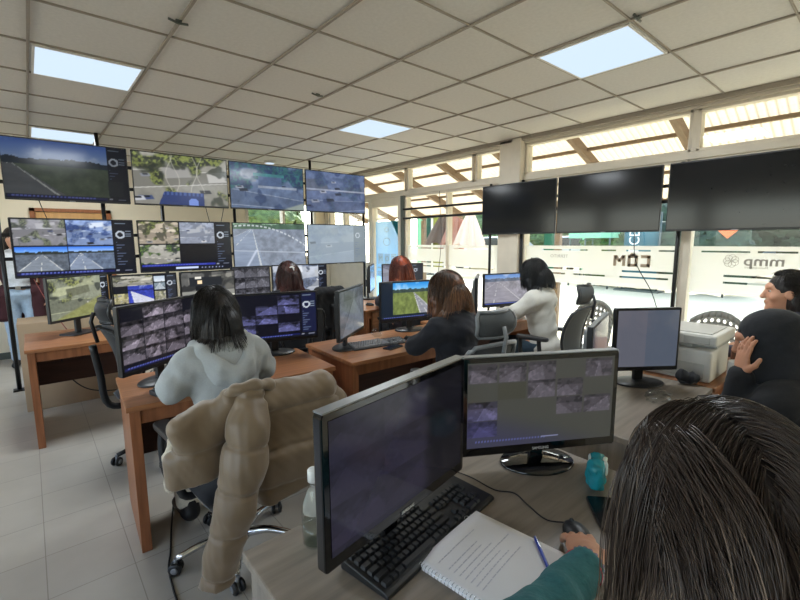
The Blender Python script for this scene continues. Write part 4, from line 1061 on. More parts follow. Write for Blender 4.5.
keyboard('dark keyboard left of the woman in the pale hoodie, under her monitor', (.635, 2.42, DZ), math.radians(18), (M['black'], M['key']))
keyboard('pale sunlit keyboard on the desk of the woman in the white top', (3.20, 2.48, DZ), math.radians(-3), (M['white'], M['keyw']))
keyboard('keyboard on the desk of the woman with the hair clip', (2.05, 4.25, DZ), 0, (M['black'], M['key']))

def mouse(label, loc, rz, mat='black'):
    t = thing('computer_mouse', label, 'mouse', loc, rz, 'computer mice')
    s = SDF(); s.ell((0, 0, .008), (.031, .056, .028), .01); s.cut((0, 0, .001), (0, 0, -1))
    V, F = s.mesh(.004); np_mesh('shell', V, F, M[mat], t, relax=1)
    w = MB(); w.M = Matrix.Translation((0, .032, .028)) @ Matrix.Rotation(PI / 2, 4, 'Y'); w.lathe([(.006, -.004), (.008, -.002), (.008, .002), (.006, .004)], 12); w.build('scroll_wheel', M['dgrey'], t)
    return t
mouse('black mouse under the hand of the long-haired woman', (1.005, .475, DZ), -.55)
mouse('black mouse on the middle desk by the hand of the brown-haired woman', (2.17, 2.42, DZ), .2)
mouse('black mouse on the reddish desk by the glass door', (3.02, 4.08, DZ), .5)
o = MB().tube(smooth_path([(1.00, .93, DZ + .004), (1.02, .845, DZ + .003), (1.02, .75, DZ + .003), (1.05, .70, DZ + .003), (1.03, .64, DZ + .003), (1.01, .57, DZ + .003), (1.03, .525, DZ + .008)]), .0022, 6).build('mouse_cable', M['cable']); tag(o, 'thin black mouse cable curving over the near grey desk', 'cable')
# spiral notebook
M['paper'] = pmat('white_paper', '#e2e0e2', .8, amt=.02, scale=8); M['ink'] = pmat('faint_pencil_writing', '#c2c1cb', .8); M['blue'] = pmat('blue_pen_plastic', '#2b3f9c', .3)
nb = thing('notebook', 'open white spiral notebook with faint handwriting on the near grey desk', 'notebook', (.768, .555, DZ), math.radians(7))
b = MB(); b.box((-.125, -.150, 0), (.130, .140, .010)); b.build('page_block', M['paper'], nb, .001)
def page(u, v): return (-.124 + .256 * u, -.149 + .288 * v, .0112 + .006 * math.sin(u * PI) * (1 - .3 * v) + .004 * u * u)
MB().surf(page, 14, 12, True, .0006).build('open_page', M['paper'], nb)
r_ = random.Random(4); w_ = MB()
for k in range(9):
    v = .86 - .052 * k; L_ = (.55 if k == 0 else .30 + .48 * r_.random()) if k not in (1,) else 0; u = .12
    while u < .12 + L_:
        du = .02 + .05 * r_.random(); p, q = page(u, v), page(min(u + du, .95), v); w_.bar((p[0], p[1], p[2] + .0008), (q[0], q[1], q[2] + .0008), .0022, .0004); u += du + .014
w_.build('handwriting', M['ink'], nb)
w_ = MB()
for k in range(30):
    y = -.142 + .0094 * k; w_.tube([(-.122 + .007 * math.cos(a), y, .007 + .008 * math.sin(a)) for a in [i * PI / 5 for i in range(10)]], .0008, 4, closed=True)
w_.build('wire_binding', M['steel'], nb)
pn = thing('pen', 'blue ballpoint pen lying on the open notebook by the teal sleeve', 'pen', (.858, .487, DZ + .0225), .85)
b = MB(); b.M = Matrix.Rotation(PI / 2, 4, 'Y'); b.lathe([(.001, -.070), (.0035, -.062), (.0042, -.05), (.0042, .055), (.003, .066)], 10); b.build('barrel', M['blue'], pn); b = MB(); b.box((.02, -.001, .004), (.06, .001, .006)); b.build('clip', M['steel'], pn)
# phones, packet, bottle
def phone(label, loc, rz):
    t = thing('smartphone', label, 'phone', loc, rz, 'phones'); MB().prism(rrect(.076, .155, .010), 0, .008).build('case', M['black'], t, .002); MB().prism(rrect(.071, .150, .008), .008, .0086).build('display', M['off'], t)
phone('black phone lying beyond the mouse on the near grey desk', (1.160, .470, DZ), -.85)
phone('black phone lying at the front edge of the middle desk', (1.93, 2.335, DZ), -1.35)
M['teal'] = pmat('teal_foil', '#1f8f9f', .25, amt=.2, scale=25, bump=.3); M['tealw'] = pmat('teal_foil_label', '#cfe6ea', .4, amt=.1)
pk = thing('tissue_packet', 'crumpled teal packet with a white patch, half behind the long hair', 'packet', (1.285, .562, DZ), .4)
s = SDF(); s.rbox((0, 0, .045), (.055, .025, .043), .02, .01); s.cut((0, 0, .001), (0, 0, -1)); V, F = s.mesh(.005, 0, lambda X, Y, Z: .006 * vnoise(X * 60, Y * 60, Z * 60, 3)); np_mesh('wrapper', V, F, M['teal'], pk)
s = SDF(); s.rbox((.012, -.002, .062), (.028, .0275, .02), .006, .0); V, F = s.mesh(.004, 0, lambda X, Y, Z: .004 * vnoise(X * 60, Y * 60, Z * 60, 3)); np_mesh('white_patch', V, F, M['tealw'], pk)
M['clear'] = glass_mat('clear_plastic', (.90, .93, .92, 1)); M['water'] = glass_mat('water', (.80, .84, .83, 1)); M['milky'] = pmat('milky_cap', '#dfe0dc', .4)
bt = thing('water_bottle', 'small clear water bottle with a white cap behind the near monitor', 'bottle', (.492, .912, DZ))
MB().lathe([(.030, 0), (.034, .006), (.034, .085), (.030, .11), (.017, .145), (.0135, .155), (.0135, .172)], 24).build('bottle_body', M['clear'], bt); MB().lathe([(.0285, .004), (.0325, .008), (.0325, .062)], 24).build('water', M['water'], bt); MB().lathe([(.016, .168), (.016, .196), (.014, .199)], 20).build('cap', M['milky'], bt); MB().lathe([(.0305, .088), (.030, .105), (.0175, .142)], 20).build('label_sleeve', film_mat('translucent_white_plastic', (.8, .8, .78, 1), .5), bt)
# printer
M['prn'] = pmat('printer_white', '#d9d7d0', .5, amt=.02); M['prg'] = pmat('printer_grey', '#b9b8b2', .5, amt=.02)
pr = thing('printer', 'white office printer on the brown desk by the windows', 'printer', (2.65, .585, DZ))
MB().box((.02, .02, 0), (.36, .42, .175)).build('body', M['prn'], pr, .012)
MB().prism([(.36, .02), (.36, .42), (.10, .42), (.10, .35), (.05, .33), (.05, .12), (.10, .10), (.10, .02)], .175, .205).build('output_tray', M['prg'], pr, .004)
ld = MB(); ld.prism([(0, 0), (.37, 0), (.37, .44), (0, .44)], .205, .262); lid = ld.build('scanner_lid', M['prn'], pr, .010); MB().box((.03, .03, .262), (.34, .41, .267)).build('feeder_cover', M['prg'], lid, .003)
MB().box((.012, .05, .02), (.021, .39, .10)).build('paper_drawer', M['prg'], pr, .003); MB().box((-.004, .03, .212), (.004, .15, .25)).build('control_panel', M['prg'], pr, .002)
cp = thing('paper_roll', 'white paper roll standing at the printer corner', 'roll', (2.835, .522, DZ)); MB().lathe([(.046, 0), (.048, .004), (.048, .104), (.046, .108), (.022, .108), (.020, .10)], 28).build('roll', M['paper'], cp)
for i, (x, y, c, h, lab) in enumerate(((3.17, .60, '#5a3d2c', .19, 'small brown bottle on the desk behind the printer'), (3.22, .68, '#c9572e', .16, 'small orange bottle on the desk behind the printer'))):
    q = thing('spray_bottle', lab, 'bottle', (x, y, DZ)); MB().lathe([(.024, 0), (.027, .01), (.027, h * .6), (.012, h * .75), (.012, h * .82)], 16).build('bottle_body', pmat('bottle_plastic_%d' % i, c, .3), q); MB().lathe([(.015, h * .82), (.015, h), (.012, h * 1.02)], 14).build('cap', M['dgrey'], q)
M['bag'] = glass_mat('crinkled_clear_film', (.86, .88, .88, 1), rough=.1)
s = SDF(); s.ell((0, 0, .018), (.085, .055, .024), .01); V, F = s.mesh(.006, 0, lambda X, Y, Z: .012 * vnoise(X * 50, Y * 50, Z * 50, 6)); o = np_mesh('plastic_wrap', V, F, M['bag'], loc=(2.24, .70, DZ + .0), smooth=False); tag(o, 'crumpled clear plastic wrap in front of the blank monitor foot', 'wrapper')
s = SDF(); s.ell((0, 0, .03), (.06, .035, .032), .02); s.ell((-.03, 0, .05), (.022, .025, .03), .02); s.cut((0, 0, .001), (0, 0, -1)); V, F = s.mesh(.006, 0, lambda X, Y, Z: .007 * vnoise(X * 50, Y * 50, Z * 50, 8)); o = np_mesh('glove', V, F, M['blackcloth'], loc=(2.595, .685, DZ)); o.rotation_euler = (0, 0, -.9); tag(o, 'crumpled black glove between the blank monitor and the printer', 'glove')
s = SDF(); s.ell((0, 0, .03), (.04, .035, .034), .01); s.cut((0, 0, .001), (0, 0, -1)); V, F = s.mesh(.006, 0, lambda X, Y, Z: .009 * vnoise(X * 60, Y * 60, Z * 60, 16)); o = np_mesh('plastic_wrap', V, F, M['bag'], loc=(2.06, 2.70, DZ), smooth=False); tag(o, 'crumpled clear plastic wrap between the middle desk monitors', 'wrapper')
# floor cable and a pale box on the floor under the middle desk
o = MB().tube(smooth_path([(.25, 1.45, .004), (.33, 1.75, .004), (.345, 1.95, .004), (.36, 2.10, .004), (.395, 2.22, .004), (.44, 2.40, .004), (.50, 2.62, .004)]), .0045, 6).build('floor_cable', M['cable']); tag(o, 'dark cable on the tiled floor by the desk leg', 'cable')
o = MB().tube(smooth_path([(.16, 4.60, .72), (.14, 4.64, .45), (.30, 4.64, .22), (.62, 4.62, .17), (.80, 4.6, .30)]), .005, 6).build('floor_cable', M['cable']); tag(o, 'dark cable sagging under the far left desk', 'cable')
pt = thing('floor_box', 'pale flat box on the floor under the middle desk', 'box', (2.15, 3.25, 0), -.1); MB().box((-.22, -.14, 0), (.22, .14, .11)).build('box_body', M['white'], pt, .006); MB().box((-.225, -.145, .11), (.225, .145, .13)).build('lid', M['white'], pt, .004)
# cardboard box behind the far left desk
M['card'] = pmat('cardboard', '#b39b7e', .8, amt=.05, scale=6)
cb = thing('cardboard_box', 'large pale cardboard box behind the far left desk', 'box', (.22, 5.25, 0)); MB().box((-.36, -.22, 0), (.40, .22, .80)).build('carton', M['card'], cb, .004)
for y0, y1 in ((-.22, -.006), (.006, .22)): MB().box((-.36, y0, .80), (.40, y1, .806)).build('flap', M['card'], cb)
cbl = MB(); cbl.tube(smooth_path([(.02, 5.66, 1.16), (.08, 5.3, 1.0), (.16, 4.97, .82), (.22, 4.9, .70)]), .004, 6); tag(cbl.build('cable', pmat('red_cable', '#7d3a33', .6)), 'thin reddish cable running down beside the grassy monitor', 'cable')
# ------------------------------------------------------------------ people
M['skin'] = pmat('skin', '#c08d72', .5, amt=.05, scale=25); M['skin2'] = pmat('skin_warm', '#b57f62', .5, amt=.05, scale=25)
for mm in (M['skin'], M['skin2']):
    bb = [n for n in mm.node_tree.nodes if n.type == 'BSDF_PRINCIPLED'][0]; bb.inputs['Subsurface Weight'].default_value = .12; bb.inputs['Subsurface Radius'].default_value = (.02, .008, .004)
M['eye'] = pmat('eye_white', '#b9b2aa', .2, amt=.02); M['iris'] = pmat('dark_iris', '#2a1b12', .2)
def hair_mat(name, c0, c1, rough=.42):
    m, nt, b, o = new_mat(name); b.inputs['Roughness'].default_value = rough; b.inputs['Specular IOR Level'].default_value = .4
    tc = nt.nodes.new('ShaderNodeTexCoord'); mp = nt.nodes.new('ShaderNodeMapping'); mp.inputs['Scale'].default_value = (60, 60, 5)
    nz = nt.nodes.new('ShaderNodeTexNoise'); nz.inputs['Scale'].default_value = 3; nz.inputs['Detail'].default_value = 4
    cr = nt.nodes.new('ShaderNodeValToRGB'); cr.color_ramp.elements[0].color = hexc(c0); cr.color_ramp.elements[1].color = hexc(c1); cr.color_ramp.elements[0].position = .38; cr.color_ramp.elements[1].position = .68
    bp = nt.nodes.new('ShaderNodeBump'); bp.inputs['Strength'].default_value = .5; bp.inputs['Distance'].default_value = .004
    L = nt.links.new; L(tc.outputs['Object'], mp.inputs[0]); L(mp.outputs[0], nz.inputs[0]); L(nz.outputs[0], cr.inputs[0]); L(cr.outputs[0], b.inputs['Base Color']); L(nz.outputs[0], bp.inputs['Height']); L(bp.outputs[0], b.inputs['Normal'])
    return m
def cloth(name, col, scale=60, bump=.15, amt=.08): return pmat(name, col, .92, amt=amt, scale=scale, bump=bump, sheen=.05)

def rotm(yaw=0, pitch=0, roll=0):
    """columns = head axes in body space; pitch > 0 looks down, yaw > 0 looks to the sitter's left"""
    return np.array((Matrix.Rotation(yaw, 3, 'Z') @ Matrix.Rotation(-pitch, 3, 'X') @ Matrix.Rotation(roll, 3, 'Y')))
def add_head(s, hc, Rm, sc=1.0):
    P = lambda x, y, z: hc + Rm @ (np.array([x, y, z]) * sc); RT = Rm.T
    s.ell(P(0, -.012, .030), np.array([.074, .094, .086]) * sc, .03, R=RT)
    s.ell(P(0, .018, -.025), np.array([.062, .072, .090]) * sc, .03, R=RT)
    s.ell(P(0, .045, -.078), np.array([.040, .040, .034]) * sc, .03, R=RT)             # jaw and chin
    s.ell(P(0, .074, .042), np.array([.046, .020, .018]) * sc, .02, R=RT)              # brow
    for x in (-1, 1):
        s.ell(P(.040 * x, .062, -.022), np.array([.022, .020, .020]) * sc, .02, R=RT)  # cheek
        s.ell(P(.032 * x, .098, .016), np.array([.017, .016, .012]) * sc, .012, op='s', R=RT)
        s.ell(P(.077 * x, -.008, -.005), np.array([.010, .022, .032]) * sc, .008, R=RT)  # ear
        s.ell(P(.087 * x, .002, -.002), np.array([.006, .011, .018]) * sc, .006, op='s', R=RT)
    s.cone(P(0, .086, .024), P(0, .108, -.018), .008 * sc, .0125 * sc, .012)
    s.ell(P(0, .104, -.024), np.array([.017, .011, .009]) * sc, .008, R=RT)
    s.ell(P(0, .088, -.049), np.array([.024, .011, .006]) * sc, .007, R=RT); s.ell(P(0, .086, -.060), np.array([.021, .011, .007]) * sc, .006, R=RT)
    s.ell(P(0, .082, -.094), np.array([.020, .014, .014]) * sc, .015, R=RT)
def add_hand(s, wrist, d, n, side, curl=.5, spread=1.0, sc=1.0):
    """palm and five fingers; d points along the fingers, n out of the back of the hand, side +1 right hand"""
    d = np.array(d, float); d /= np.linalg.norm(d); n = np.array(n, float); n -= d * (n @ d); n /= np.linalg.norm(n); l = np.cross(d, n) * side   # l towards the little finger
    w = np.array(wrist, float); RT = np.stack([d, l, n])
    s.ell(w + d * .045 * sc, np.array([.052, .040, .0165]) * sc, .012, R=RT)
    s.cone(w - d * .01, w + d * .03 * sc, .024 * sc, .022 * sc, .015)
    for off, Lf, r in ((-.028, .070, .0092), (-.0095, .079, .0094), (.0095, .073, .0090), (.027, .057, .0082)):
        p = w + (d * .083 + l * off * 1.0 - d * abs(off) * .15) * sc; a = curl * .5; dd = d + l * off * 3.5 * spread; dd /= np.linalg.norm(dd); rr = r * sc
        for frac, bend in ((.45, .55), (.32, .8), (.25, .6)):
            q = p + (dd * math.cos(a) - n * math.sin(a)) * Lf * frac * sc; s.cone(p, q, rr, rr * .93, .005); p = q; rr *= .93; a += curl * bend
    p = w + (d * .020 - l * .030) * sc; dv = d * .60 - l * .75 - n * .18; dv /= np.linalg.norm(dv); q = p + dv * .040 * sc; s.cone(w + d * .012 * sc, p, .016 * sc, .014 * sc, .012); s.cone(p, q, .0130 * sc, .0108 * sc, .008)
    dv2 = d * .88 - l * .32 - n * .3; dv2 /= np.linalg.norm(dv2); s.cone(q, q + dv2 * .032 * sc, .0105 * sc, .0088 * sc, .005)

class Pose: pass
def seated(top=1.30, lean=.08, head_fwd=.04, yaw=0, pitch=.1, roll=0, L=None, R=None, seat=.485, shoulder=.165, bulk=1.0, stand=False, twist=0.0):
    p = Pose(); p.stand = stand; p.bulk = bulk
    p.hc = np.array([0, lean + head_fwd + .03, top - .122]); p.Rm = rotm(yaw, pitch, roll)
    p.neck = np.array([0, lean + head_fwd * .5, top - .235]); p.neckb = np.array([0, lean - .005, top - .285])
    p.pel = np.array([0, 0, (seat + .065) if not stand else top - .78]); p.chest = np.array([0, lean * .75, top - .42]); p.waist = np.array([0, lean * .35, (p.chest[2] + p.pel[2]) / 2])
    p.sh = {-1: np.array([-shoulder, lean - .01 + twist, top - .335]), 1: np.array([shoulder, lean - .01 - twist, top - .335])}
    p.el = {-1: np.array(L[0], float), 1: np.array(R[0], float)}; p.wr = {-1: np.array(L[1], float), 1: np.array(R[1], float)}
    p.hd = {-1: L[2] if len(L) > 2 else None, 1: R[2] if len(R) > 2 else None}; p.hn = {-1: L[3] if len(L) > 3 else (0, 0, 1), 1: R[3] if len(R) > 3 else (0, 0, 1)}; p.curl = {-1: L[4] if len(L) > 4 else .5, 1: R[4] if len(R) > 4 else .5}
    if stand:
        p.hip = {s_: np.array([.09 * s_, 0, p.pel[2] - .02]) for s_ in (-1, 1)}; p.knee = {s_: np.array([.10 * s_, .02, .50]) for s_ in (-1, 1)}; p.ank = {s_: np.array([.105 * s_, -.02, .09]) for s_ in (-1, 1)}
    else:
        p.hip = {s_: np.array([.09 * s_, .03, seat + .055]) for s_ in (-1, 1)}; p.knee = {s_: np.array([.12 * s_, .43, .50]) for s_ in (-1, 1)}; p.ank = {s_: np.array([.12 * s_, .38, .09]) for s_ in (-1, 1)}
    return p
def torso_prims(s, p, g=0.0, arms=True, wrist_cut=1.0):
    b = p.bulk
    s.ell(p.chest, (.150 * b + g, .100 * b + g, .185), .05); s.ell(p.chest + np.array([0, -.01, .08]), (.155 * b + g, .082 * b + g, .10), .05)
    s.ell(p.waist, (.135 * b + g, .095 * b + g, .15), .06); s.ell(p.pel, (.170 * b + g, .125 * b + g, .105 + g * .3), .06)
    for q in (-1, 1):
        s.cone(p.neckb + np.array([.02 * q, -.01, -.035]), p.sh[q], .050 + g, .052 + g, .04)
        if arms:
            s.cone(p.sh[q], p.el[q], .050 * b + g, .040 * b + g * 1.15, .03)
            w = p.el[q] + (p.wr[q] - p.el[q]) * wrist_cut; s.cone(p.el[q], w, .040 * b + g * 1.15, .027 + g * (.9 if wrist_cut < 1 else 1) , .02)
def leg_prims(s, p, g=0.0, foot=True, low=1.0):
    for q in (-1, 1):
        s.cone(p.hip[q], p.knee[q], .088 + g, .060 + g, .03); s.cone(p.knee[q], p.knee[q] + (p.ank[q] - p.knee[q]) * low, .057 + g, .038 + g * (1.6 if low < 1 else 1), .02)
        if foot: s.cone(p.ank[q] + np.array([0, -.02, -.03]), p.ank[q] + np.array([.01 * q, .15, -.052]), .036, .028, .02)
def fold(seed, a=.005, f=16):
    return lambda X, Y, Z: a * vnoise(X * f, Y * f, Z * f * 1.3, seed) + a * .5 * vnoise(X * f * 2.3, Y * f * 2.3, Z * f * 2.3, seed + 1)
def person(label, loc, rz, p, top, pants='#22242a', skin='skin', vox=.008, hood=None, top_name='sweater', shoes='#1b1b1d', cat='person', hood_up=False, cuff=.93, cl_vox=.010, inflate=.017, hem=None, coat=None):
    t = thing('person', label, cat, loc, rz, 'people in the room')
    s = SDF(); torso_prims(s, p); leg_prims(s, p)
    s.cone(p.neckb + np.array([0, -.01, -.03]), p.hc + p.Rm @ np.array([0, -.02, -.05]), .056, .050, .03); add_head(s, p.hc, p.Rm)
    for q in (-1, 1):
        d = p.hd[q] if p.hd[q] is not None else (p.wr[q] - p.el[q]); add_hand(s, p.wr[q], d, p.hn[q], q, p.curl[q])
    V, F = s.mesh(vox); body = np_mesh('body', V, F, M[skin], t)
    for q in (-1, 1):
        e = MB(); c = p.hc + p.Rm @ np.array([.031 * q, .0715, .016]); e.M = Matrix.Translation(c.tolist()); e.lathe([(.0118 * math.cos(a), .0118 * math.sin(a)) for a in [(-.49 + .98 * k / 8) * PI for k in range(9)]], 12); eo = e.build('eye', M['eye'], t)
        e = MB(); c2 = c + p.Rm @ np.array([0, .0080, 0]); e.M = Matrix.Translation(c2.tolist()); e.lathe([(  .0060 * math.cos(a),   .0060 * math.sin(a)) for a in [(-.49 + .98 * k / 6) * PI for k in range(7)]], 10); e.build('iris', M['iris'], eo)
    s = SDF(); torso_prims(s, p, inflate, True, cuff)
    s.cone(p.neckb + np.array([0, -.012, -.03]), p.neckb + np.array([0, .0, .02]), .066, .062, .03)
    hz = hem if hem is not None else p.pel[2] - .05
    s.cut((0, 0, hz), (0, 0, -1))
    V, F = s.mesh(cl_vox, 0, fold(len(label), .009, 13)); np_mesh(top_name, V, F, top, t, relax=1)
    if hood == 'down':
        nb = p.neckb; s = SDF(); A = lambda *v: nb + np.array(v)
        s.chain([A(-.085, .085, -.03), A(-.118, .01, .02), A(-.105, -.07, .015), A(-.06, -.150, -.055), A(.0, -.175, -.10), A(.06, -.150, -.05), A(.105, -.065, .03), A(.115, .02, .045), A(.08, .09, -.01)], [.026, .031, .033, .033, .033, .033, .033, .031, .026], .012)
        s.chain([A(-.085, -.02, .035), A(-.05, -.085, .03), A(.0, -.10, .015), A(.05, -.085, .03), A(.085, -.02, .045)], [.028] * 5, .02)
        s.chain([A(-.12, -.07, -.03), A(-.06, -.135, -.10), A(.0, -.15, -.135), A(.06, -.135, -.10), A(.12, -.07, -.02)], [.03, .04, .045, .04, .03], .02)
        V, F = s.mesh(.007, 0, fold(77, .005, 20)); np_mesh('hood', V, F, top, t)
    s = SDF(); leg_prims(s, p, .014, False, .93); s.ell(p.pel + np.array([0, 0, -.01]), (.178, .135, .105), .04); s.cut((0, 0, p.pel[2] + .06), (0, 0, 1))
    V, F = s.mesh(.011, 0, fold(len(label) + 3, .004, 18)); np_mesh('trousers', V, F, cloth('trouser_cloth', pants), t, relax=1)
    for q in (-1, 1):
        s = SDF(); a = p.ank[q]; s.cone(a + np.array([0, -.025, -.035]), a + np.array([.01 * q, .155, -.05]), .045, .036, .02); s.cone(a + np.array([0, -.01, -.03]), a + np.array([0, -.01, .03]), .046, .048, .02); s.cut((0, 0, .004), (0, 0, -1))
        V, F = s.mesh(.009); np_mesh('shoe', V, F, pmat('shoe_leather', shoes, .5), t, relax=1)
    return t
def hair(t, p, mat, length=.26, width=.10, vol=.014, face=.056, seed=1, vox=.007, name='hair', streak=.004, cap_only=False, side=True, back=.0, wave=.0, fringe=.07, sides=(-1, 1), curt=.84):
    """hair: cap over the skull and a curtain of the given length behind and beside the face"""
    hc, Rm = p.hc, p.Rm; P = lambda x, y, z: hc + Rm @ np.array([x, y, z]); s = SDF()
    s.ell(P(0, -.016, .034), (.076 + vol, .096 + vol, .090 + vol), .02, R=Rm.T)
    if not cap_only:
        top = hc + np.array([0, -.03 + back, .0]); e = hc + np.array([0, -.075 + back, -length])
        s.chain([P(0, -.05, .02), hc + np.array([0, -.075 + back, -.06]), hc + np.array([0, -.085 + back, -length * .6]), e], np.array([.088 + vol, .082 + vol, .070 + vol * .6, .042]) * curt, .03)
        for q in sides:
            if side: s.chain([P(.055 * q, -.01, .03), hc + np.array([.074 * q, -.03 + back, -.05]), hc + np.array([width * .82 * q, -.045 + back, -length * .62]), hc + np.array([width * .8 * q, -.05 + back, -length * .97])], [.038, .036 + vol * .4, .038, .020], .025)
    s.ell(P(0, .085 + face * .1, -.045), (.058, .075, .088), .012, op='s', R=Rm.T)
    s.ell(P(0, .10, .0), (.052, .05, fringe), .012, op='s', R=Rm.T)
    def disp(X, Y, Z):
        x, y, z = X - hc[0], Y - hc[1] + .02, Z - hc[2]; a = np.arctan2(x, -y); 
        return streak * (np.sin(a * 13 + 2.0 * np.sin(z * 16 + seed)) * .5 + np.sin(a * 29 + seed + 1.5 * np.sin(z * 22)) * .35 + .4 * np.sin(a * 51 + z * 30)) * np.clip(.6 - z * 4, .25, 1) + wave * np.sin(z * 60 + a * 5 + seed)
    V, F = s.mesh(vox, 0, disp); return np_mesh(name, V, F, mat, t)
HM = {'dark': hair_mat('dark_hair', '#141011', '#251d1b'), 'brown': hair_mat('brown_hair', '#3a2418', '#7a4a2c', .38), 'red': hair_mat('red_hair', '#6e2a18', '#b4502c', .38), 'darkred': hair_mat('dark_auburn_hair', '#2c1411', '#5a2a22'), 'black': hair_mat('black_hair', '#101114', '#24262b')}

# strands
SM = []
def strand_mat():
    if SM: return SM[0]
    m, nt, b, o = new_mat('highlighted_hair_strands'); a = nt.nodes.new('ShaderNodeAttribute'); a.attribute_name = 'tint'
    nt.links.new(a.outputs['Color'], b.inputs['Base Color']); b.inputs['Roughness'].default_value = .34; b.inputs['Specular IOR Level'].default_value = .45; SM.append(m); return m
def strands(t, p, N=5200, S=26, length=.48, seed=3, rad=.0010, cols=('#2b211d', '#75604c', '#b59c80'), lay0=.012, hlm=-.35, tuck=None, part=.012, wobble=.055, mat=None):
    step = length / S
    r = np.random.RandomState(seed); hc, Rm = p.hc, p.Rm
    # roots on the scalp in the head frame
    q = r.normal(size=(N * 4, 3)); q /= np.linalg.norm(q, axis=1)[:, None]
    ok = (q[:, 2] > -.45) & ~((q[:, 1] > .45) & (q[:, 2] < .45)) & ~((q[:, 1] > .1) & (q[:, 2] < .05)); q = q[ok]
    if tuck == 2: q = q[(q[:, 1] < .42) | (q[:, 2] > .72)]
    q = q[:N]; N = len(q); tk = np.zeros(N, bool)
    if tuck == 2: tk[:] = True
    elif tuck: tk = (q[:, 0] * tuck > .12) & (q[:, 1] > -.45) & (q[:, 2] < .72) & (r.rand(N) > .07)      # combed back behind the ear
    A = np.array([.076, .096, .090]); C0 = np.array([0, -.016, .034])
    lay = lay0 + r.uniform(.0, .016, N)
    loc = C0 + q * (A + lay[:, None] * .8)
    pos = hc + loc @ Rm.T
    sx = np.where(loc[:, 0] + part + r.normal(size=N) * .004 > 0, 1.0, -1.0)
    dirv = (np.stack([sx * .9, np.full(N, -.25), np.full(N, .15)], 1) * np.clip(q[:, 2:3] * 1.3, 0, 1) + np.stack([sx * .15, np.full(N, -.35), np.full(N, -.5)], 1)) @ Rm.T
    dirv /= np.linalg.norm(dirv, axis=1)[:, None]
    ln = r.uniform(.72, 1.0, N); ph = r.uniform(0, 6.28, N); out = [pos.copy()]
    wob = r.normal(size=(N, 3)) * wobble
    dirv[tk] = Rm @ np.array([0, -1.0, -.12])
    for k in range(S):
        if k < (8 if tuck != 2 else 3): dirv[tk] = dirv[tk] + Rm @ np.array([0, -.30, .12])
        dirv = dirv * .74 + np.array([0, 0, -1]) * .26 + wob * .22 * (1 if k < 6 else .5); 
        dirv[:, 0] += .03 * np.sin(k * .45 + ph) ; dirv /= np.linalg.norm(dirv, axis=1)[:, None]
        pos = pos + dirv * (step * ln)[:, None]
        # keep outside the skull, neck and back
        l = (pos - hc) @ Rm - C0; Ae = A + (lay * (1 + k * .012))[:, None]; f = np.sqrt(((l / Ae) ** 2).sum(1)); ins = f < 1
        l[ins] /= f[ins][:, None]; pos = hc + (l + C0) @ Rm.T
        for c_, a_ in ((p.neckb + np.array([0, -.02, .06]), np.array([.082, .085, .15])), (p.chest + np.array([0, -.01, .05]), np.array([.135, .115, .19]))):
            l = pos - c_; Ae = a_ + lay[:, None]; f = np.sqrt(((l / Ae) ** 2).sum(1)); ins = f < 1; l[ins] /= f[ins][:, None]; pos = c_ + l
        # the hair in front of the ear stays beside the face
        out.append(pos.copy())
    P = np.stack(out, 1)                                   # N, S+1, 3
    n = S + 1; tan = np.gradient(P, axis=1); tan /= np.linalg.norm(tan, axis=2)[..., None] + 1e-9
    ref = P - hc; uu = np.cross(tan, ref); uu /= np.linalg.norm(uu, axis=2)[..., None] + 1e-9; vv = np.cross(uu, tan)
    tt = np.linspace(0, 1, n); rr = (rad * (1 - .55 * tt ** 3))[None, :, None] * r.uniform(.7, 1.3, (N, 1, 1))
    V = np.stack([P + (uu * math.cos(a) + vv * math.sin(a)) * rr for a in (0, 2.0944, 4.18879)], 2)  # N,n,3,3
    i = np.arange(N * n * 3).reshape(N, n, 3); F = []
    for k in range(3): k2 = (k + 1) % 3; F.append(np.stack([i[:, :-1, k], i[:, :-1, k2], i[:, 1:, k2], i[:, 1:, k]], -1).reshape(-1, 4))
    o = np_mesh('hair_strands', V.reshape(-1, 3), np.concatenate(F), strand_mat(), t)
    hl = np.clip(r.normal(size=N) * .8 + hlm, 0, 1.0) ; base = lin(rgb(cols[0])); tip = lin(rgb(cols[1])); pale = lin(rgb(cols[2]))
    c = base[None, None] * r.uniform(.7, 1.3, (N, 1, 1)) + (tip - base)[None, None] * (sm(.30, .95, tt)[None, :, None] * r.uniform(.2, 1.0, (N, 1, 1)))
    c = c + (pale - c) * (hl[:, None] * sm(.15, .6, tt)[None])[..., None] * .6
    cc = np.ones((N, n, 3, 4), np.float32); cc[..., :3] = c[:, :, None, :]
    at = o.data.color_attributes.new('tint', 'FLOAT_COLOR', 'POINT'); at.data.foreach_set('color', cc.reshape(-1)); return o
# woman in the pale hoodie, back to the camera
p = seated(1.285, .10, .03, yaw=.05, pitch=.22, L=((-.225, .10, .85), (-.14, .33, .815), (.25, 1, -.06)), R=((.225, .12, .85), (.12, .35, .815), (-.2, 1, -.06)), shoulder=.150, bulk=1.0)
t = person('person with dark bobbed hair in a pale grey hoodie, back turned, at the jacket chair', (.685, 2.06, 0), .06, p, cloth('pale_grey_hoodie', '#a6a9a8', 140, .1, .04), '#d8d0c0', hood='down', top_name='hoodie', inflate=.024)
hair(t, p, HM['dark'], .24, .075, .007, seed=2, back=.02)
strands(t, p, N=2600, S=20, length=.29, seed=31, rad=.0016, cols=('#15110f', '#241b18', '#3a2d28'), hlm=-.9, lay0=.004, wobble=.03)
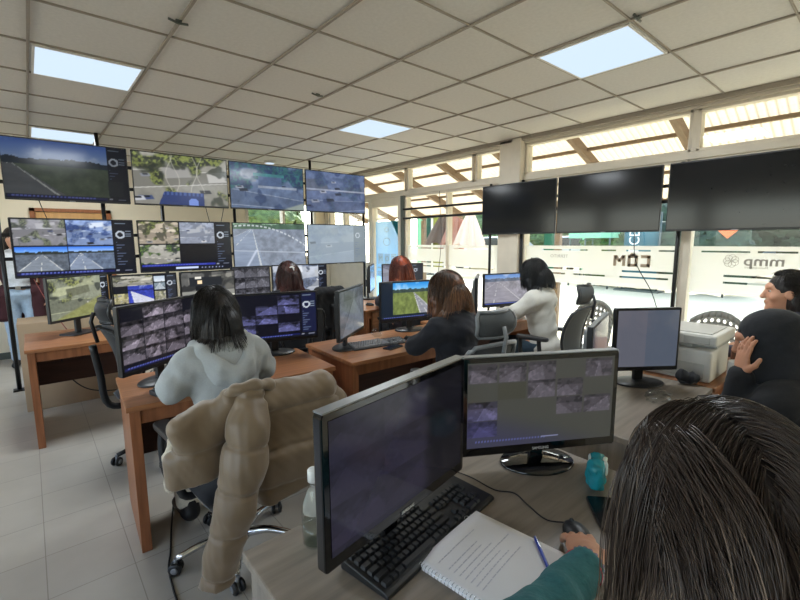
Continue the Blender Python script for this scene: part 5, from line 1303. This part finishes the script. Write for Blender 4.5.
# brown-haired woman in dark clothes
p = seated(1.305, .07, .05, yaw=.15, pitch=.18, L=((-.22, .20, .86), (.00, .42, .812), (.45, 1, -.05)), R=((.25, .14, .85), (.16, .40, .812), (-.1, 1, -.05)))
t = person('person with brown shoulder-length hair in dark clothes, seated at the middle desk', (2.02, 1.76, 0), .02, p, cloth('charcoal_sweater', '#1b1c23'), '#1d2430', top_name='sweater', inflate=.020)
hair(t, p, HM['brown'], .20, .095, .018, seed=5, back=.03)
strands(t, p, N=2400, S=20, length=.25, seed=32, rad=.0017, cols=('#3a2618', '#85583a', '#b98a5c'), hlm=-.5, lay0=.010)
# woman in the white top
p = seated(1.325, .07, .04, yaw=.25, pitch=.2, L=((-.24, .17, .89), (-.16, .42, .815), (.1, 1, -.05)), R=((.25, .14, .88), (.12, .40, .815), (-.2, 1, -.05)))
t = person('person with straight black hair in a white sweater, typing by the windows', (3.50, 2.06, 0), .15, p, cloth('white_sweater', '#c9c7bf', 120, .1, .04), '#2f4250', top_name='sweater', inflate=.024)
hair(t, p, HM['black'], .17, .09, .014, seed=8, back=.02)
strands(t, p, N=2000, S=18, length=.25, seed=33, rad=.0018, cols=('#121214', '#1d1f22', '#33373c'), hlm=-.9, lay0=.014, wobble=.03)
# red-haired woman
p = seated(1.325, .06, .04, yaw=-.1, pitch=.15, L=((-.24, .16, .86), (-.12, .40, .81)), R=((.24, .16, .86), (.14, .40, .81)))
t = person('person with long red hair facing the far monitors near the glass door', (3.09, 3.50, 0), -.15, p, cloth('dark_plum_sweater', '#2b2329'), top_name='sweater')
hair(t, p, HM['red'], .23, .11, .024, seed=11, back=.02)
strands(t, p, N=1800, S=18, length=.32, seed=34, rad=.0022, cols=('#54261b', '#a8502f', '#c97a55'), hlm=-.5, lay0=.014)
# woman with the hair clip
p = seated(1.315, .05, .03, pitch=.12, L=((-.24, .16, .86), (-.12, .42, .81)), R=((.24, .16, .86), (.14, .42, .81)))
t = person('person with dark auburn hair and a pale hair clip at the second row desk', (1.86, 3.73, 0), -.1, p, cloth('black_sweater', '#18181b'), top_name='sweater')
hair(t, p, HM['darkred'], .20, .09, .016, seed=14, back=.02)
strands(t, p, N=1600, S=18, length=.28, seed=35, rad=.0022, cols=('#2a1310', '#5a2a22', '#7a3d30'), hlm=-.7, lay0=.005)
c_ = p.hc + np.array([.0, -.115, .065]); b = MB(); b.M = Matrix.Translation(c_.tolist()) @ Matrix.Rotation(-.5, 4, 'X'); b.tube([(-.022, -.012, .012), (0, -.02, .018), (.024, -.010, .008)], .007, 6); b.tube([(.005, -.02, .018), (.012, -.018, -.02)], .006, 6); b.build('hair_clip', M['white'], t)
# person in the black hood, cheek on the hand
p = seated(1.200, .08, .06, yaw=.25, pitch=.3, L=((-.135, .215, .745), (-.135, .205, .955), (.10, .02, 1), (-.72, .62, .1), .30), R=((.26, .10, .78), (.20, .30, .70), (-.3, .9, -.05)), bulk=1.08)
t = person('person in a black hooded sweater resting a cheek on one hand by the printer desk', (2.35, .185, 0), -.08, p, cloth('black_hoodie', '#16171b'), top_name='hoodie', skin='skin2', vox=.006, inflate=.022)
s = SDF(); hc, Rm = p.hc, p.Rm; Pq = lambda x, y, z: hc + Rm @ np.array([x, y, z])
s.ell(Pq(0, -.03, .032), (.104, .116, .108), .03, R=Rm.T); s.chain([Pq(0, -.05, .0), hc + np.array([0, -.07, -.12]), hc + np.array([0, -.06, -.22])], [.098, .10, .12], .05)
for q in (-1, 1): s.chain([Pq(.07 * q, .02, .0), hc + np.array([.075 * q, .015, -.10]), hc + np.array([.07 * q, .01, -.18])], [.035, .04, .05], .03)
s.ell(Pq(0, .105, -.025), (.066, .085, .098), .012, op='s', R=Rm.T); s.ell(Pq(0, .05, -.02), (.068, .072, .1), .01, op='s', R=Rm.T)
V, F = s.mesh(.007, 0, fold(21, .003, 22)); np_mesh('hood', V, F, cloth('black_hood', '#1c1e23'), t, relax=1)
hair(t, p, HM['black'], .1, cap_only=True, vol=.006, vox=.007, fringe=.055)
# person in profile against the windows
p = seated(1.31, .08, .04, yaw=.35, pitch=.05, L=((-.24, .14, .86), (-.12, .38, .80)), R=((.24, .14, .86), (.12, .38, .80)))
t = person('person with tied dark hair seen in profile against the bright windows', (3.46, .30, 0), 0, p, cloth('slate_sweater', '#3c3c4a'), top_name='sweater', vox=.006)
hair(t, p, HM['dark'], .12, .06, .004, seed=17, side=False, fringe=.05)
strands(t, p, N=1500, S=16, length=.24, seed=36, rad=.0016, cols=('#15110f', '#2a201c', '#4a3d35'), hlm=-.8, lay0=.006, tuck=2, wobble=.03)
# standing person behind the rack
p = seated(1.70, .0, .02, pitch=.1, L=((-.27, -.02, 1.12), (-.26, .08, .90), (0, .1, -1), (-1, 0, 0)), R=((.27, -.02, 1.12), (.26, .08, .90), (0, .1, -1), (1, 0, 0)), stand=True)
t = person('person standing behind the rack in an open maroon coat and pale jeans', (-.12, 7.05, 0), PI - .1, p, cloth('white_shirt', '#cfd2d6'), '#a9bccf', top_name='shirt', shoes='#17181b', hem=.98)
hair(t, p, HM['dark'], .2, .08, .012, seed=20)
s = SDF(); torso_prims(s, p, .035, True, .92); 
for q in (-1, 1): s.rbox((.155 * q, -.01, .78), (.085, .125, .20), .05, .05)
s.rbox((0, -.10, .80), (.20, .05, .22), .05, .05); s.rbox((0, .16, .9), (.105, .14, .75), .03, .01, op='s')
V, F = s.mesh(.012, 0, fold(31, .006, 14)); np_mesh('coat', V, F, cloth('maroon_coat', '#3f1c22'), t, relax=1)
b = MB(); b.tube([(.165 * math.cos(a), .11 * math.sin(a) * 1.1, .985) for a in [k * PI / 12 for k in range(24)]], .016, 6, closed=True); bo = b.build('belt', M['blackcloth'], t); MB().cbox((0, .135, .985), (.05, .012, .04)).build('belt_buckle', M['steel'], bo)
for nm in ('open',): pass

# ---- the near long-haired woman
RZ = -.94
def to_local(x, y, z):
    dx, dy = x - .628, y - .120; c_, s_ = math.cos(RZ), math.sin(RZ); return np.array([dx * c_ + dy * s_, -dx * s_ + dy * c_ + .155, z])
W0, W1 = to_local(.600, .365, .815), to_local(.888, .392, .808)
p = seated(1.293, .09, .035, yaw=.12, pitch=.42, L=(W0, W1, to_local(1.015, .500, .790) - W1, (0, .12, 1), .60), R=((.25, .16, .84), (.20, .37, .74)), shoulder=.165)
fx, fy = -math.sin(RZ), math.cos(RZ)
HCW = np.array([.628, .120]); off = p.hc[1]
FL = (HCW[0] - fx * off, HCW[1] - fy * off, 0)
t = person('person with long highlighted hair in a teal sweater, hand on a mouse', FL, RZ, p, cloth('teal_sweater', '#27686f', 90, .2, .1), top_name='sweater', vox=.005, cl_vox=.007, cuff=.86, inflate=.019)
FGT = t
# pink cuff edge, bead bracelet, pearl earring
w = p.wr[-1]; e = p.el[-1]; d = (w - e) / np.linalg.norm(w - e); u = np.cross(d, [0, 0, 1]); u /= np.linalg.norm(u); n_ = np.cross(u, d)
def ring(c, r, rt, mat, name):
    b = MB(); b.tube([tuple(c + (u * math.cos(a) + n_ * math.sin(a)) * r) for a in [k * PI / 10 for k in range(20)]], rt, 8, closed=True); return b.build(name, mat, t)
ring(e + (w - e) * .875, .037, .0055, pmat('pink_elastic', '#b4344e', .6), 'pink_cuff')
bb = MB()
for k in range(18): c = e + (w - e) * .95 + (u * math.cos(k * PI / 9) + n_ * math.sin(k * PI / 9)) * .0335; bb.M = Matrix.Translation(c.tolist()); bb.lathe([(.0005, -.005), (.0045, -.003), (.0055, 0), (.0045, .003), (.0005, .005)], 8)
bb.build('bead_bracelet', pmat('glass_beads', '#8a7f9a', .2), t)
c = p.hc + p.Rm @ np.array([-.084, -.008, -.048]); b = MB(); b.M = Matrix.Translation(c.tolist()); b.lathe([(.0005, -.006), (.0045, -.004), (.006, 0), (.0045, .004), (.0005, .006)], 10); b.build('pearl_earring', M['white'], t)
hair(t, p, hair_mat('deep_brown_under_hair', '#17110f', '#2a201c', .5), .36, .085, .006, seed=25, vox=.006, name='hair', fringe=.06, streak=.002, back=.02, sides=(1,))
strands(t, p, N=9500, S=30, length=.50, tuck=-1, cols=('#3a2f29', '#8b7867', '#cbb299'), hlm=-.35, rad=.00075, wobble=.034)
# black coat over the chair tucked under the second row desk
ch = office_chair('office chair under a black coat, tucked in right of the woman with the hair clip', (2.40, 4.26, 0), 0, base='black', top=.93, arms=False)
s = SDF(); s.rbox((2.40, 3.955, .80), (.17, .045, .22), .04, .04); s.cone((2.28, 3.96, .98), (2.52, 3.96, .98), .06, .06, .04); s.cone((2.24, 3.95, .95), (2.22, 3.93, .66), .055, .04, .02); s.cone((2.56, 3.95, .95), (2.58, 3.93, .66), .055, .04, .02)
V, F = s.mesh(.011, 0, fold(41, .007, 17)); o = np_mesh('black_coat', V, F, cloth('black_coat_cloth', '#141417'), relax=1); tag(o, 'black coat hung over a chair back at the second row desk', 'coat')
# ------------------------------------------------------------------ outside the glass: paved lot, awning, market stalls, vehicles, trees
M['paving'] = pmat('pale_concrete', '#d6c9a8', .9, amt=.05, scale=1.2)
struct(MB().box((X1 + .13, -16, -.2), (60, 40, -.08)).build('ground', M['paving']))
struct(MB().box((X1 + .12, Y0, -.16), (X1 + .5, Y1 + .1, -.02)).build('kerb', pmat('kerb_stone', '#bdb6a6', .9)))
struct(MB().box((-60, -16, -.2), (X0 - .12, 40, -.08)).build('ground', M['paving']))
struct(MB().box((X0 - .12, Y1 + .12, -.2), (X1 + .13, 40, -.08)).build('ground', M['paving']))
# awning of corrugated translucent sheet on rafters
m, nt, b, o = new_mat('translucent_corrugated_sheet'); M['sheet'] = m
b.inputs['Roughness'].default_value = .6; noise_col(nt, b, hexc('#cfc2ae'), .12, 1.5)
tr = nt.nodes.new('ShaderNodeBsdfTranslucent'); tr.inputs[0].default_value = hexc('#a4937b'); mx = nt.nodes.new('ShaderNodeMixShader'); mx.inputs[0].default_value = .65
nt.links.new(b.outputs[0], mx.inputs[1]); nt.links.new(tr.outputs[0], mx.inputs[2]); nt.links.new(mx.outputs[0], o.inputs[0])
M['rafter'] = wood('brown_rafter', '#7a6856', .2, .7, (1, 10, 10))
AW0, AW1 = (4.80, 2.98), (7.05, 2.09)
aw = thing('awning', 'long corrugated translucent awning on brown rafters outside the windows', 'awning', (0, 0, 0))
def sheet(u, v):
    y = -3.2 + 13.2 * u; x = AW0[0] + (AW1[0] - AW0[0]) * v; z = AW0[1] + (AW1[1] - AW0[1]) * v + .016 * math.sin(y * 2 * PI / .076 / 1)
    return (x, y, z)
MB().surf(sheet, 1390, 2, True).build('corrugated_sheet', M['sheet'], aw)
for k in range(12):
    y = -2.8 + 1.12 * k
    MB().bar((AW0[0], y, AW0[1] - .075), (AW1[0] - .02, y, AW1[1] - .075), .07, .11).build('rafter', M['rafter'], aw)
for fx_ in (.33, .66, .985): MB().bar((AW0[0] + (AW1[0] - AW0[0]) * fx_, -3.2, AW0[1] + (AW1[1] - AW0[1]) * fx_ - .035), (AW0[0] + (AW1[0] - AW0[0]) * fx_, 10, AW0[1] + (AW1[1] - AW0[1]) * fx_ - .035), .05, .04).build('purlin', M['rafter'], aw)
for k in range(4): MB().bar((AW1[0] - .08, -2.8 + 4.48 * k * .75, -.08), (AW1[0] - .08, -2.8 + 4.48 * k * .75, AW1[1] - .12), .09, .09).build('post', M['rafter'], aw)
struct(MB().box((4.74, Y0, 2.70), (4.80, Y1, 3.10)).build('trim_4', M['cream']))

def leafmat(n, c): return pmat(n, c, .8, amt=.45, scale=9, bump=.8)
M['leaf1'] = leafmat('green_foliage', '#4f6338'); M['leaf2'] = leafmat('dark_green_foliage', '#2f4030'); M['bark'] = pmat('bark', '#5a4838', .9, amt=.2, scale=12)
def tree(label, x, y, h, r, mat, seed, group='trees beyond the lot'):
    h *= .68
    t = thing('tree', label, 'tree', (x, y, -.08), 0, group); rr = np.random.RandomState(seed)
    tk = MB(); tk.tube(smooth_path([(0, 0, 0), (.05, .03, h * .35), (-.03, .02, h * .7)], 4), [.14, .13, .12, .11, .10, .10, .09, .08, .07], 8); tk.build('trunk', M['bark'], t)
    s = SDF()
    for k in range(9):
        a = rr.uniform(0, 6.28); q = rr.uniform(0, .75) * r; s.ell((q * math.cos(a), q * math.sin(a), h * .5 + rr.uniform(.0, .5) * h), np.array([.5, .5, .42]) * r * rr.uniform(.7, 1.15), .12 * r)
    V, F = s.mesh(r / 15, 0, lambda X, Y, Z: .09 * r * vnoise(X * 7 / r, Y * 7 / r, Z * 7 / r, seed) + .07 * r * vnoise(X * 17 / r, Y * 17 / r, Z * 17 / r, seed + 1)); o = np_mesh('foliage', V, F, mat, t, smooth=False); return t
tree('leafy tree beyond the market umbrellas', 15.5, 8.2, 4.4, 1.7, M['leaf1'], 1); tree('dark tree behind the mint stalls', 17, 6.0, 4.2, 1.9, M['leaf2'], 2); tree('dark tree beyond the teal lettered banner', 15.0, 2.9, 3.2, 1.3, M['leaf2'], 3); tree('bushy tree behind the orange sign', 14.5, 1.5, 3.4, 1.4, M['leaf2'], 4); tree('green tree close outside the small window in the back wall', 3.1, 8.6, 3.6, 1.3, M['leaf1'], 9); tree('tree far behind the glass door poster', 19, 16, 5, 2.2, M['leaf1'], 5)
s = SDF()
for k in range(6): s.ell((0, .25 * k - .6, .55 + .12 * (k % 2)), (.4, .3, .75), .1)
V, F = s.mesh(.06, 0, lambda X, Y, Z: .10 * vnoise(X * 9, Y * 9, Z * 9, 5) + .05 * vnoise(X * 25, Y * 25, Z * 25, 6)); o = np_mesh('shrub', V, F, M['leaf1'], loc=(10.6, 4.35, .2), smooth=False); tag(o, 'green shrub between the mint stall and the lettered banner', 'shrub')
V, F = s.mesh(.06, 0, lambda X, Y, Z: .10 * vnoise(X * 9, Y * 9, Z * 9, 7) + .05 * vnoise(X * 25, Y * 25, Z * 25, 8)); o = np_mesh('shrub', V, F, M['leaf2'], loc=(10.4, 2.75, .3), smooth=False); tag(o, 'dark shrub beside the white van', 'shrub')
# tall printed panels and flags
def fabric(n, c):
    m, nt, b, o = new_mat(n); b.inputs['Roughness'].default_value = .8; noise_col(nt, b, hexc(c), .06, 2)
    tr = nt.nodes.new('ShaderNodeBsdfTranslucent'); tr.inputs[0].default_value = hexc(c); mx = nt.nodes.new('ShaderNodeMixShader'); mx.inputs[0].default_value = .5
    nt.links.new(b.outputs[0], mx.inputs[1]); nt.links.new(tr.outputs[0], mx.inputs[2]); nt.links.new(mx.outputs[0], o.inputs[0]); return m
def panel(label, x, y0, y1, z1, col, name='banner'):
    t = thing(name, label, 'banner', (x, (y0 + y1) / 2, -.08), 0, 'banners outside'); w = abs(y1 - y0)
    def P(u, v): return (.03 * math.sin(v * 4 + u * 3), (u - .5) * w, .15 + (z1 - .07) * v)
    MB().surf(P, 6, 10, True, .012).build('print', fabric('banner_print', col), t)
    for s in (-1, 1): MB().tube([(0, s * w / 2, 0), (0, s * w / 2, z1 + .15)], .02, 8).build('pole', M['greymetal'], t)
    MB().box((-.2, -w / 2 - .1, 0), (.2, w / 2 + .1, .04)).build('base', M['greymetal'], t); return t
panel('tall pale green banner by the teal flag', 10.2, 10.95, 10.42, 2.62, '#8db89a'); b_ = panel('narrow dark green banner with upright lettering', 10.1, 10.38, 10.22, 2.5, '#2f5a48'); panel('olive banner left of the folded umbrellas', 10.2, 10.18, 9.75, 2.55, '#98984a')
panel('dark green narrow banner under the middle dark screen', 10.0, 6.0, 5.72, 2.4, '#2f6b52'); bm = panel('wide teal-grey banner with upright white lettering', 10.0, 4.05, 3.35, 1.8, '#4f7f8c')
M['letw'] = pmat('white_lettering', '#e6e8e6', .7)
o = text_mesh('lettering', 'MARCEL', .30, M['letw'], bm, .002); o.rotation_euler = (PI / 2, -PI / 2, -PI / 2); o.location = (-.06, .12, 1.10)
fl = thing('feather_flag', 'teal curved feather flag beyond the glass door', 'flag', (10, 11.2, -.08))
MB().prism([(.0, .3), (.55, .35), (.52, 1.4), (.42, 1.95), (.22, 2.22), (.0, 2.3)], -.01, .01, 'x').build('sail', fabric('teal_flag', '#1fa8ad'), fl); MB().tube([(0, 0, 0), (0, 0, 2.2), (0, .2, 2.32)], .02, 8).build('pole', M['greymetal'], fl)
# folded market umbrellas
for k, (y, c, h, r_b, lab) in enumerate(((9.55, '#7d6a5c', 2.30, .42, 'folded grey-brown market umbrella beside the olive banner'), (8.95, '#b98f7d', 2.42, .36, 'folded pinkish market umbrella in the middle of the stall row'), (8.45, '#e2cfc2', 2.34, .40, 'folded cream market umbrella nearest the pillar'))):
    t = thing('market_umbrella', lab, 'umbrella', (10, y, -.08), 0, 'folded market umbrellas')
    def P(u, v, r_b=r_b, h=h):
        a = 2 * PI * u; z = 1.05 + (h - 1.05) * v; r = (r_b * (1 - v) ** .8 + .03) * (1 + .22 * math.sin(8 * a)); return (r * math.cos(a), r * math.sin(a) + .25 * (1 - v) * math.sin(k + 1), z - .18 * (1 - v) * math.sin(3 * a + k))
    MB().surf(P, 64, 10, True).build('canopy', fabric('umbrella_cloth', c), t); MB().tube([(0, 0, 0), (0, 0, h + .05)], .025, 8).build('pole', M['greymetal'], t); MB().lathe([(.28, 0), (.28, .06), (.06, .10)], 16).build('base', M['paving'], t)
# mint canopy stalls
def stall(label, x, y, w, col):
    t = thing('market_stall', label, 'stall', (x, y, -.08), 0, 'mint market stalls'); c = M['mint'] if 'mint' in M else M.setdefault('mint', fabric('mint_canvas', '#a5dcc2'))
    h = w / 2; zt = 1.5
    MB()._add([(-h, -h, zt), (h, -h, zt), (h, h, zt), (-h, h, zt), (0, 0, (zt + .4)), (-h, -h, (zt - .16)), (h, -h, (zt - .16)), (h, h, (zt - .16)), (-h, h, (zt - .16))], [(0, 1, 4), (1, 2, 4), (2, 3, 4), (3, 0, 4), (0, 5, 6, 1), (1, 6, 7, 2), (2, 7, 8, 3), (3, 8, 5, 0)]).build('canopy', c, t)
    MB().box((h - .02, -h, .3), (h, h, zt)).build('side_wall', c, t)
    for sx in (-1, 1):
        for sy in (-1, 1): MB().tube([(sx * (h - .03), sy * (h - .03), 0), (sx * (h - .03), sy * (h - .03), zt)], .02, 8).build('leg', M['greymetal'], t)
stall('mint canvas market stall left of its twin, under the middle dark screen', 10.4, 5.10, .62, 0); stall('mint canvas market stall next to the shrub', 10.2, 4.62, .62, 0)
# vehicles
M['carglass'] = pmat('tinted_glass', '#20262c', .1)
def car(label, loc, rz, col, van=False, name='car'):
    t = thing(name, label, name, loc, rz, 'vehicles on the lot'); pm = pmat('car_paint', col, .25, coat=.6, amt=.01)
    if van: prof = [(-2.2, .35), (2.25, .35), (2.3, .75), (2.1, 1.0), (1.45, 1.2), (.75, 1.95), (-2.15, 2.0), (-2.25, 1.2)]; gl = [(1.35, 1.22), (.78, 1.85), (.1, 1.85), (.1, 1.22)]
    else: prof = [(-2.05, .32), (2.05, .32), (2.1, .6), (1.95, .82), (1.0, .92), (.45, 1.38), (-.9, 1.42), (-1.55, .98), (-2.05, .9), (-2.12, .6)]; gl = [(.85, .95), (.40, 1.33), (-.85, 1.36), (-1.35, .98)]
    MB().prism(prof, -.82, .82, 'y').build('body', pm, t, .08, bseg=3)
    for y0, y1 in ((-.835, -.80), (.80, .835)): MB().prism(gl, y0, y1, 'y').build('side_window', M['carglass'], t)
    for x in (-1.35, 1.35):
        for y in (-.78, .78):
            w = MB(); w.M = Matrix.Translation((x, y, .32)) @ Matrix.Rotation(PI / 2, 4, 'X'); w.lathe([(.2, -.1), (.32, -.09), (.32, .09), (.2, .1)], 20); wo = w.build('wheel', M['rubber'], t); w = MB(); w.M = Matrix.Translation((x, y, .32)) @ Matrix.Rotation(PI / 2, 4, 'X'); w.lathe([(.19, -.105), (.19, .105)], 16); w.build('rim', M['satin'], wo)
car('white van with a slanted windscreen parked by the lettered banner', (15.5, 4.0, -.08), PI / 2 + .1, '#e6e6e2', True, 'van'); car('dark blue-grey van parked beyond the orange sign', (16.2, .2, -.08), PI / 2, '#4d5a70', True, 'van'); car('silver car parked behind the mint stalls', (13.0, 6.6, -.08), PI / 2, '#b9bcc0'); car('white car parked beyond the folded umbrellas', (13.5, 10.2, -.08), PI / 2 - .1, '#d9d9d6'); car('blue truck at the far right of the lot', (15.6, 1.6, -.08), PI / 2, '#7f97b4', True, 'truck')
sg = thing('road_sign', 'orange diamond road sign on a thin post', 'sign', (10, 2.2, -.08)); MB().tube([(0, 0, 0), (0, 0, 1.75)], .02, 8).build('post', M['greymetal'], sg); MB().prism([(0, 1.30), (.17, 1.50), (0, 1.70), (-.17, 1.50)], -.035, -.02, 'x').build('sign_plate', pmat('orange_sign_paint', '#e0703c', .5), sg)
# building across the lot
hb = thing('building', 'long pale building across the lot behind the trees', 'building', (24, 6, -.08)); MB().box((0, -14, 0), (6, 22, 3.2)).build('wall', M['creamwall'], hb); MB().box((-.3, -14.3, 3.2), (6.3, 22.3, 3.45)).build('roof', pmat('roof_sheet', '#7d6a60', .7), hb)
for k in range(9): MB().box((-.03, -12 + 3.6 * k, 1.0), (.02, -10.6 + 3.6 * k, 2.2)).build('window_pane', M['carglass'], hb)

# everything beyond the awning stands further out on the lot
for o in list(bpy.data.objects):
    if o.parent is None and o.get('category') in ('banner', 'flag', 'umbrella', 'stall', 'shrub', 'sign', 'tree', 'van', 'car', 'truck', 'building'):
        K = 1.42; o.location.x *= K; o.location.y *= K
        if o['category'] not in ('van', 'car', 'truck', 'building'): o.scale = (K, K, 1.22)
        else: o.scale = (1.25, 1.25, 1.25)
# ------------------------------------------------------------------ light and view
w = bpy.data.worlds.new('world'); SC.world = w; w.use_nodes = True
nt = w.node_tree; nt.nodes.clear()
sk = nt.nodes.new('ShaderNodeTexSky'); sk.sky_type = 'NISHITA'; sk.sun_disc = False
SUN_EL, SUN_AZ = math.radians(23), math.radians(27)     # azimuth from +X towards +Y
sk.sun_elevation = math.radians(38); sk.sun_rotation = PI / 2 - SUN_AZ
bg = nt.nodes.new('ShaderNodeBackground'); bg.inputs[1].default_value = .8
wo = nt.nodes.new('ShaderNodeOutputWorld'); hs = nt.nodes.new('ShaderNodeHueSaturation'); hs.inputs['Saturation'].default_value = .72; nt.links.new(sk.outputs[0], hs.inputs['Color']); nt.links.new(hs.outputs[0], bg.inputs[0]); nt.links.new(bg.outputs[0], wo.inputs[0])
sd = bpy.data.lights.new('sun', 'SUN'); sd.energy = 11; sd.angle = .012; sd.color = (1, .96, .90)
so = bpy.data.objects.new('sun', sd); COL.objects.link(so)
dv = Vector((math.cos(SUN_EL) * math.cos(SUN_AZ), math.cos(SUN_EL) * math.sin(SUN_AZ), math.sin(SUN_EL)))
so.rotation_euler = dv.to_track_quat('Z', 'Y').to_euler(); so.location = dv * 40
# the ceiling panels' own light
for x, y in ((GX + .313, GY + .603 * 4.5), (GX + .313, GY + .603 * 8.5), (GX + .626 * 4.5, GY + .603 * .5), (GX + .626 * 4.5, GY + .603 * 4.5)):
    a = bpy.data.lights.new('ceiling_panel_light', 'AREA'); a.shape = 'SQUARE'; a.size = .55; a.energy = 22; a.color = (.9, .96, 1)
    ao = bpy.data.objects.new('ceiling_panel_light', a); COL.objects.link(ao); ao.location = (x, y, ZC - .012)
SC.view_settings.view_transform = 'Standard'; SC.view_settings.look = 'None'; SC.view_settings.gamma = 1; SC.view_settings.use_curve_mapping = False
SC.view_settings.exposure = 0.4
SC.cycles.max_bounces = 8; SC.cycles.transparent_max_bounces = 24
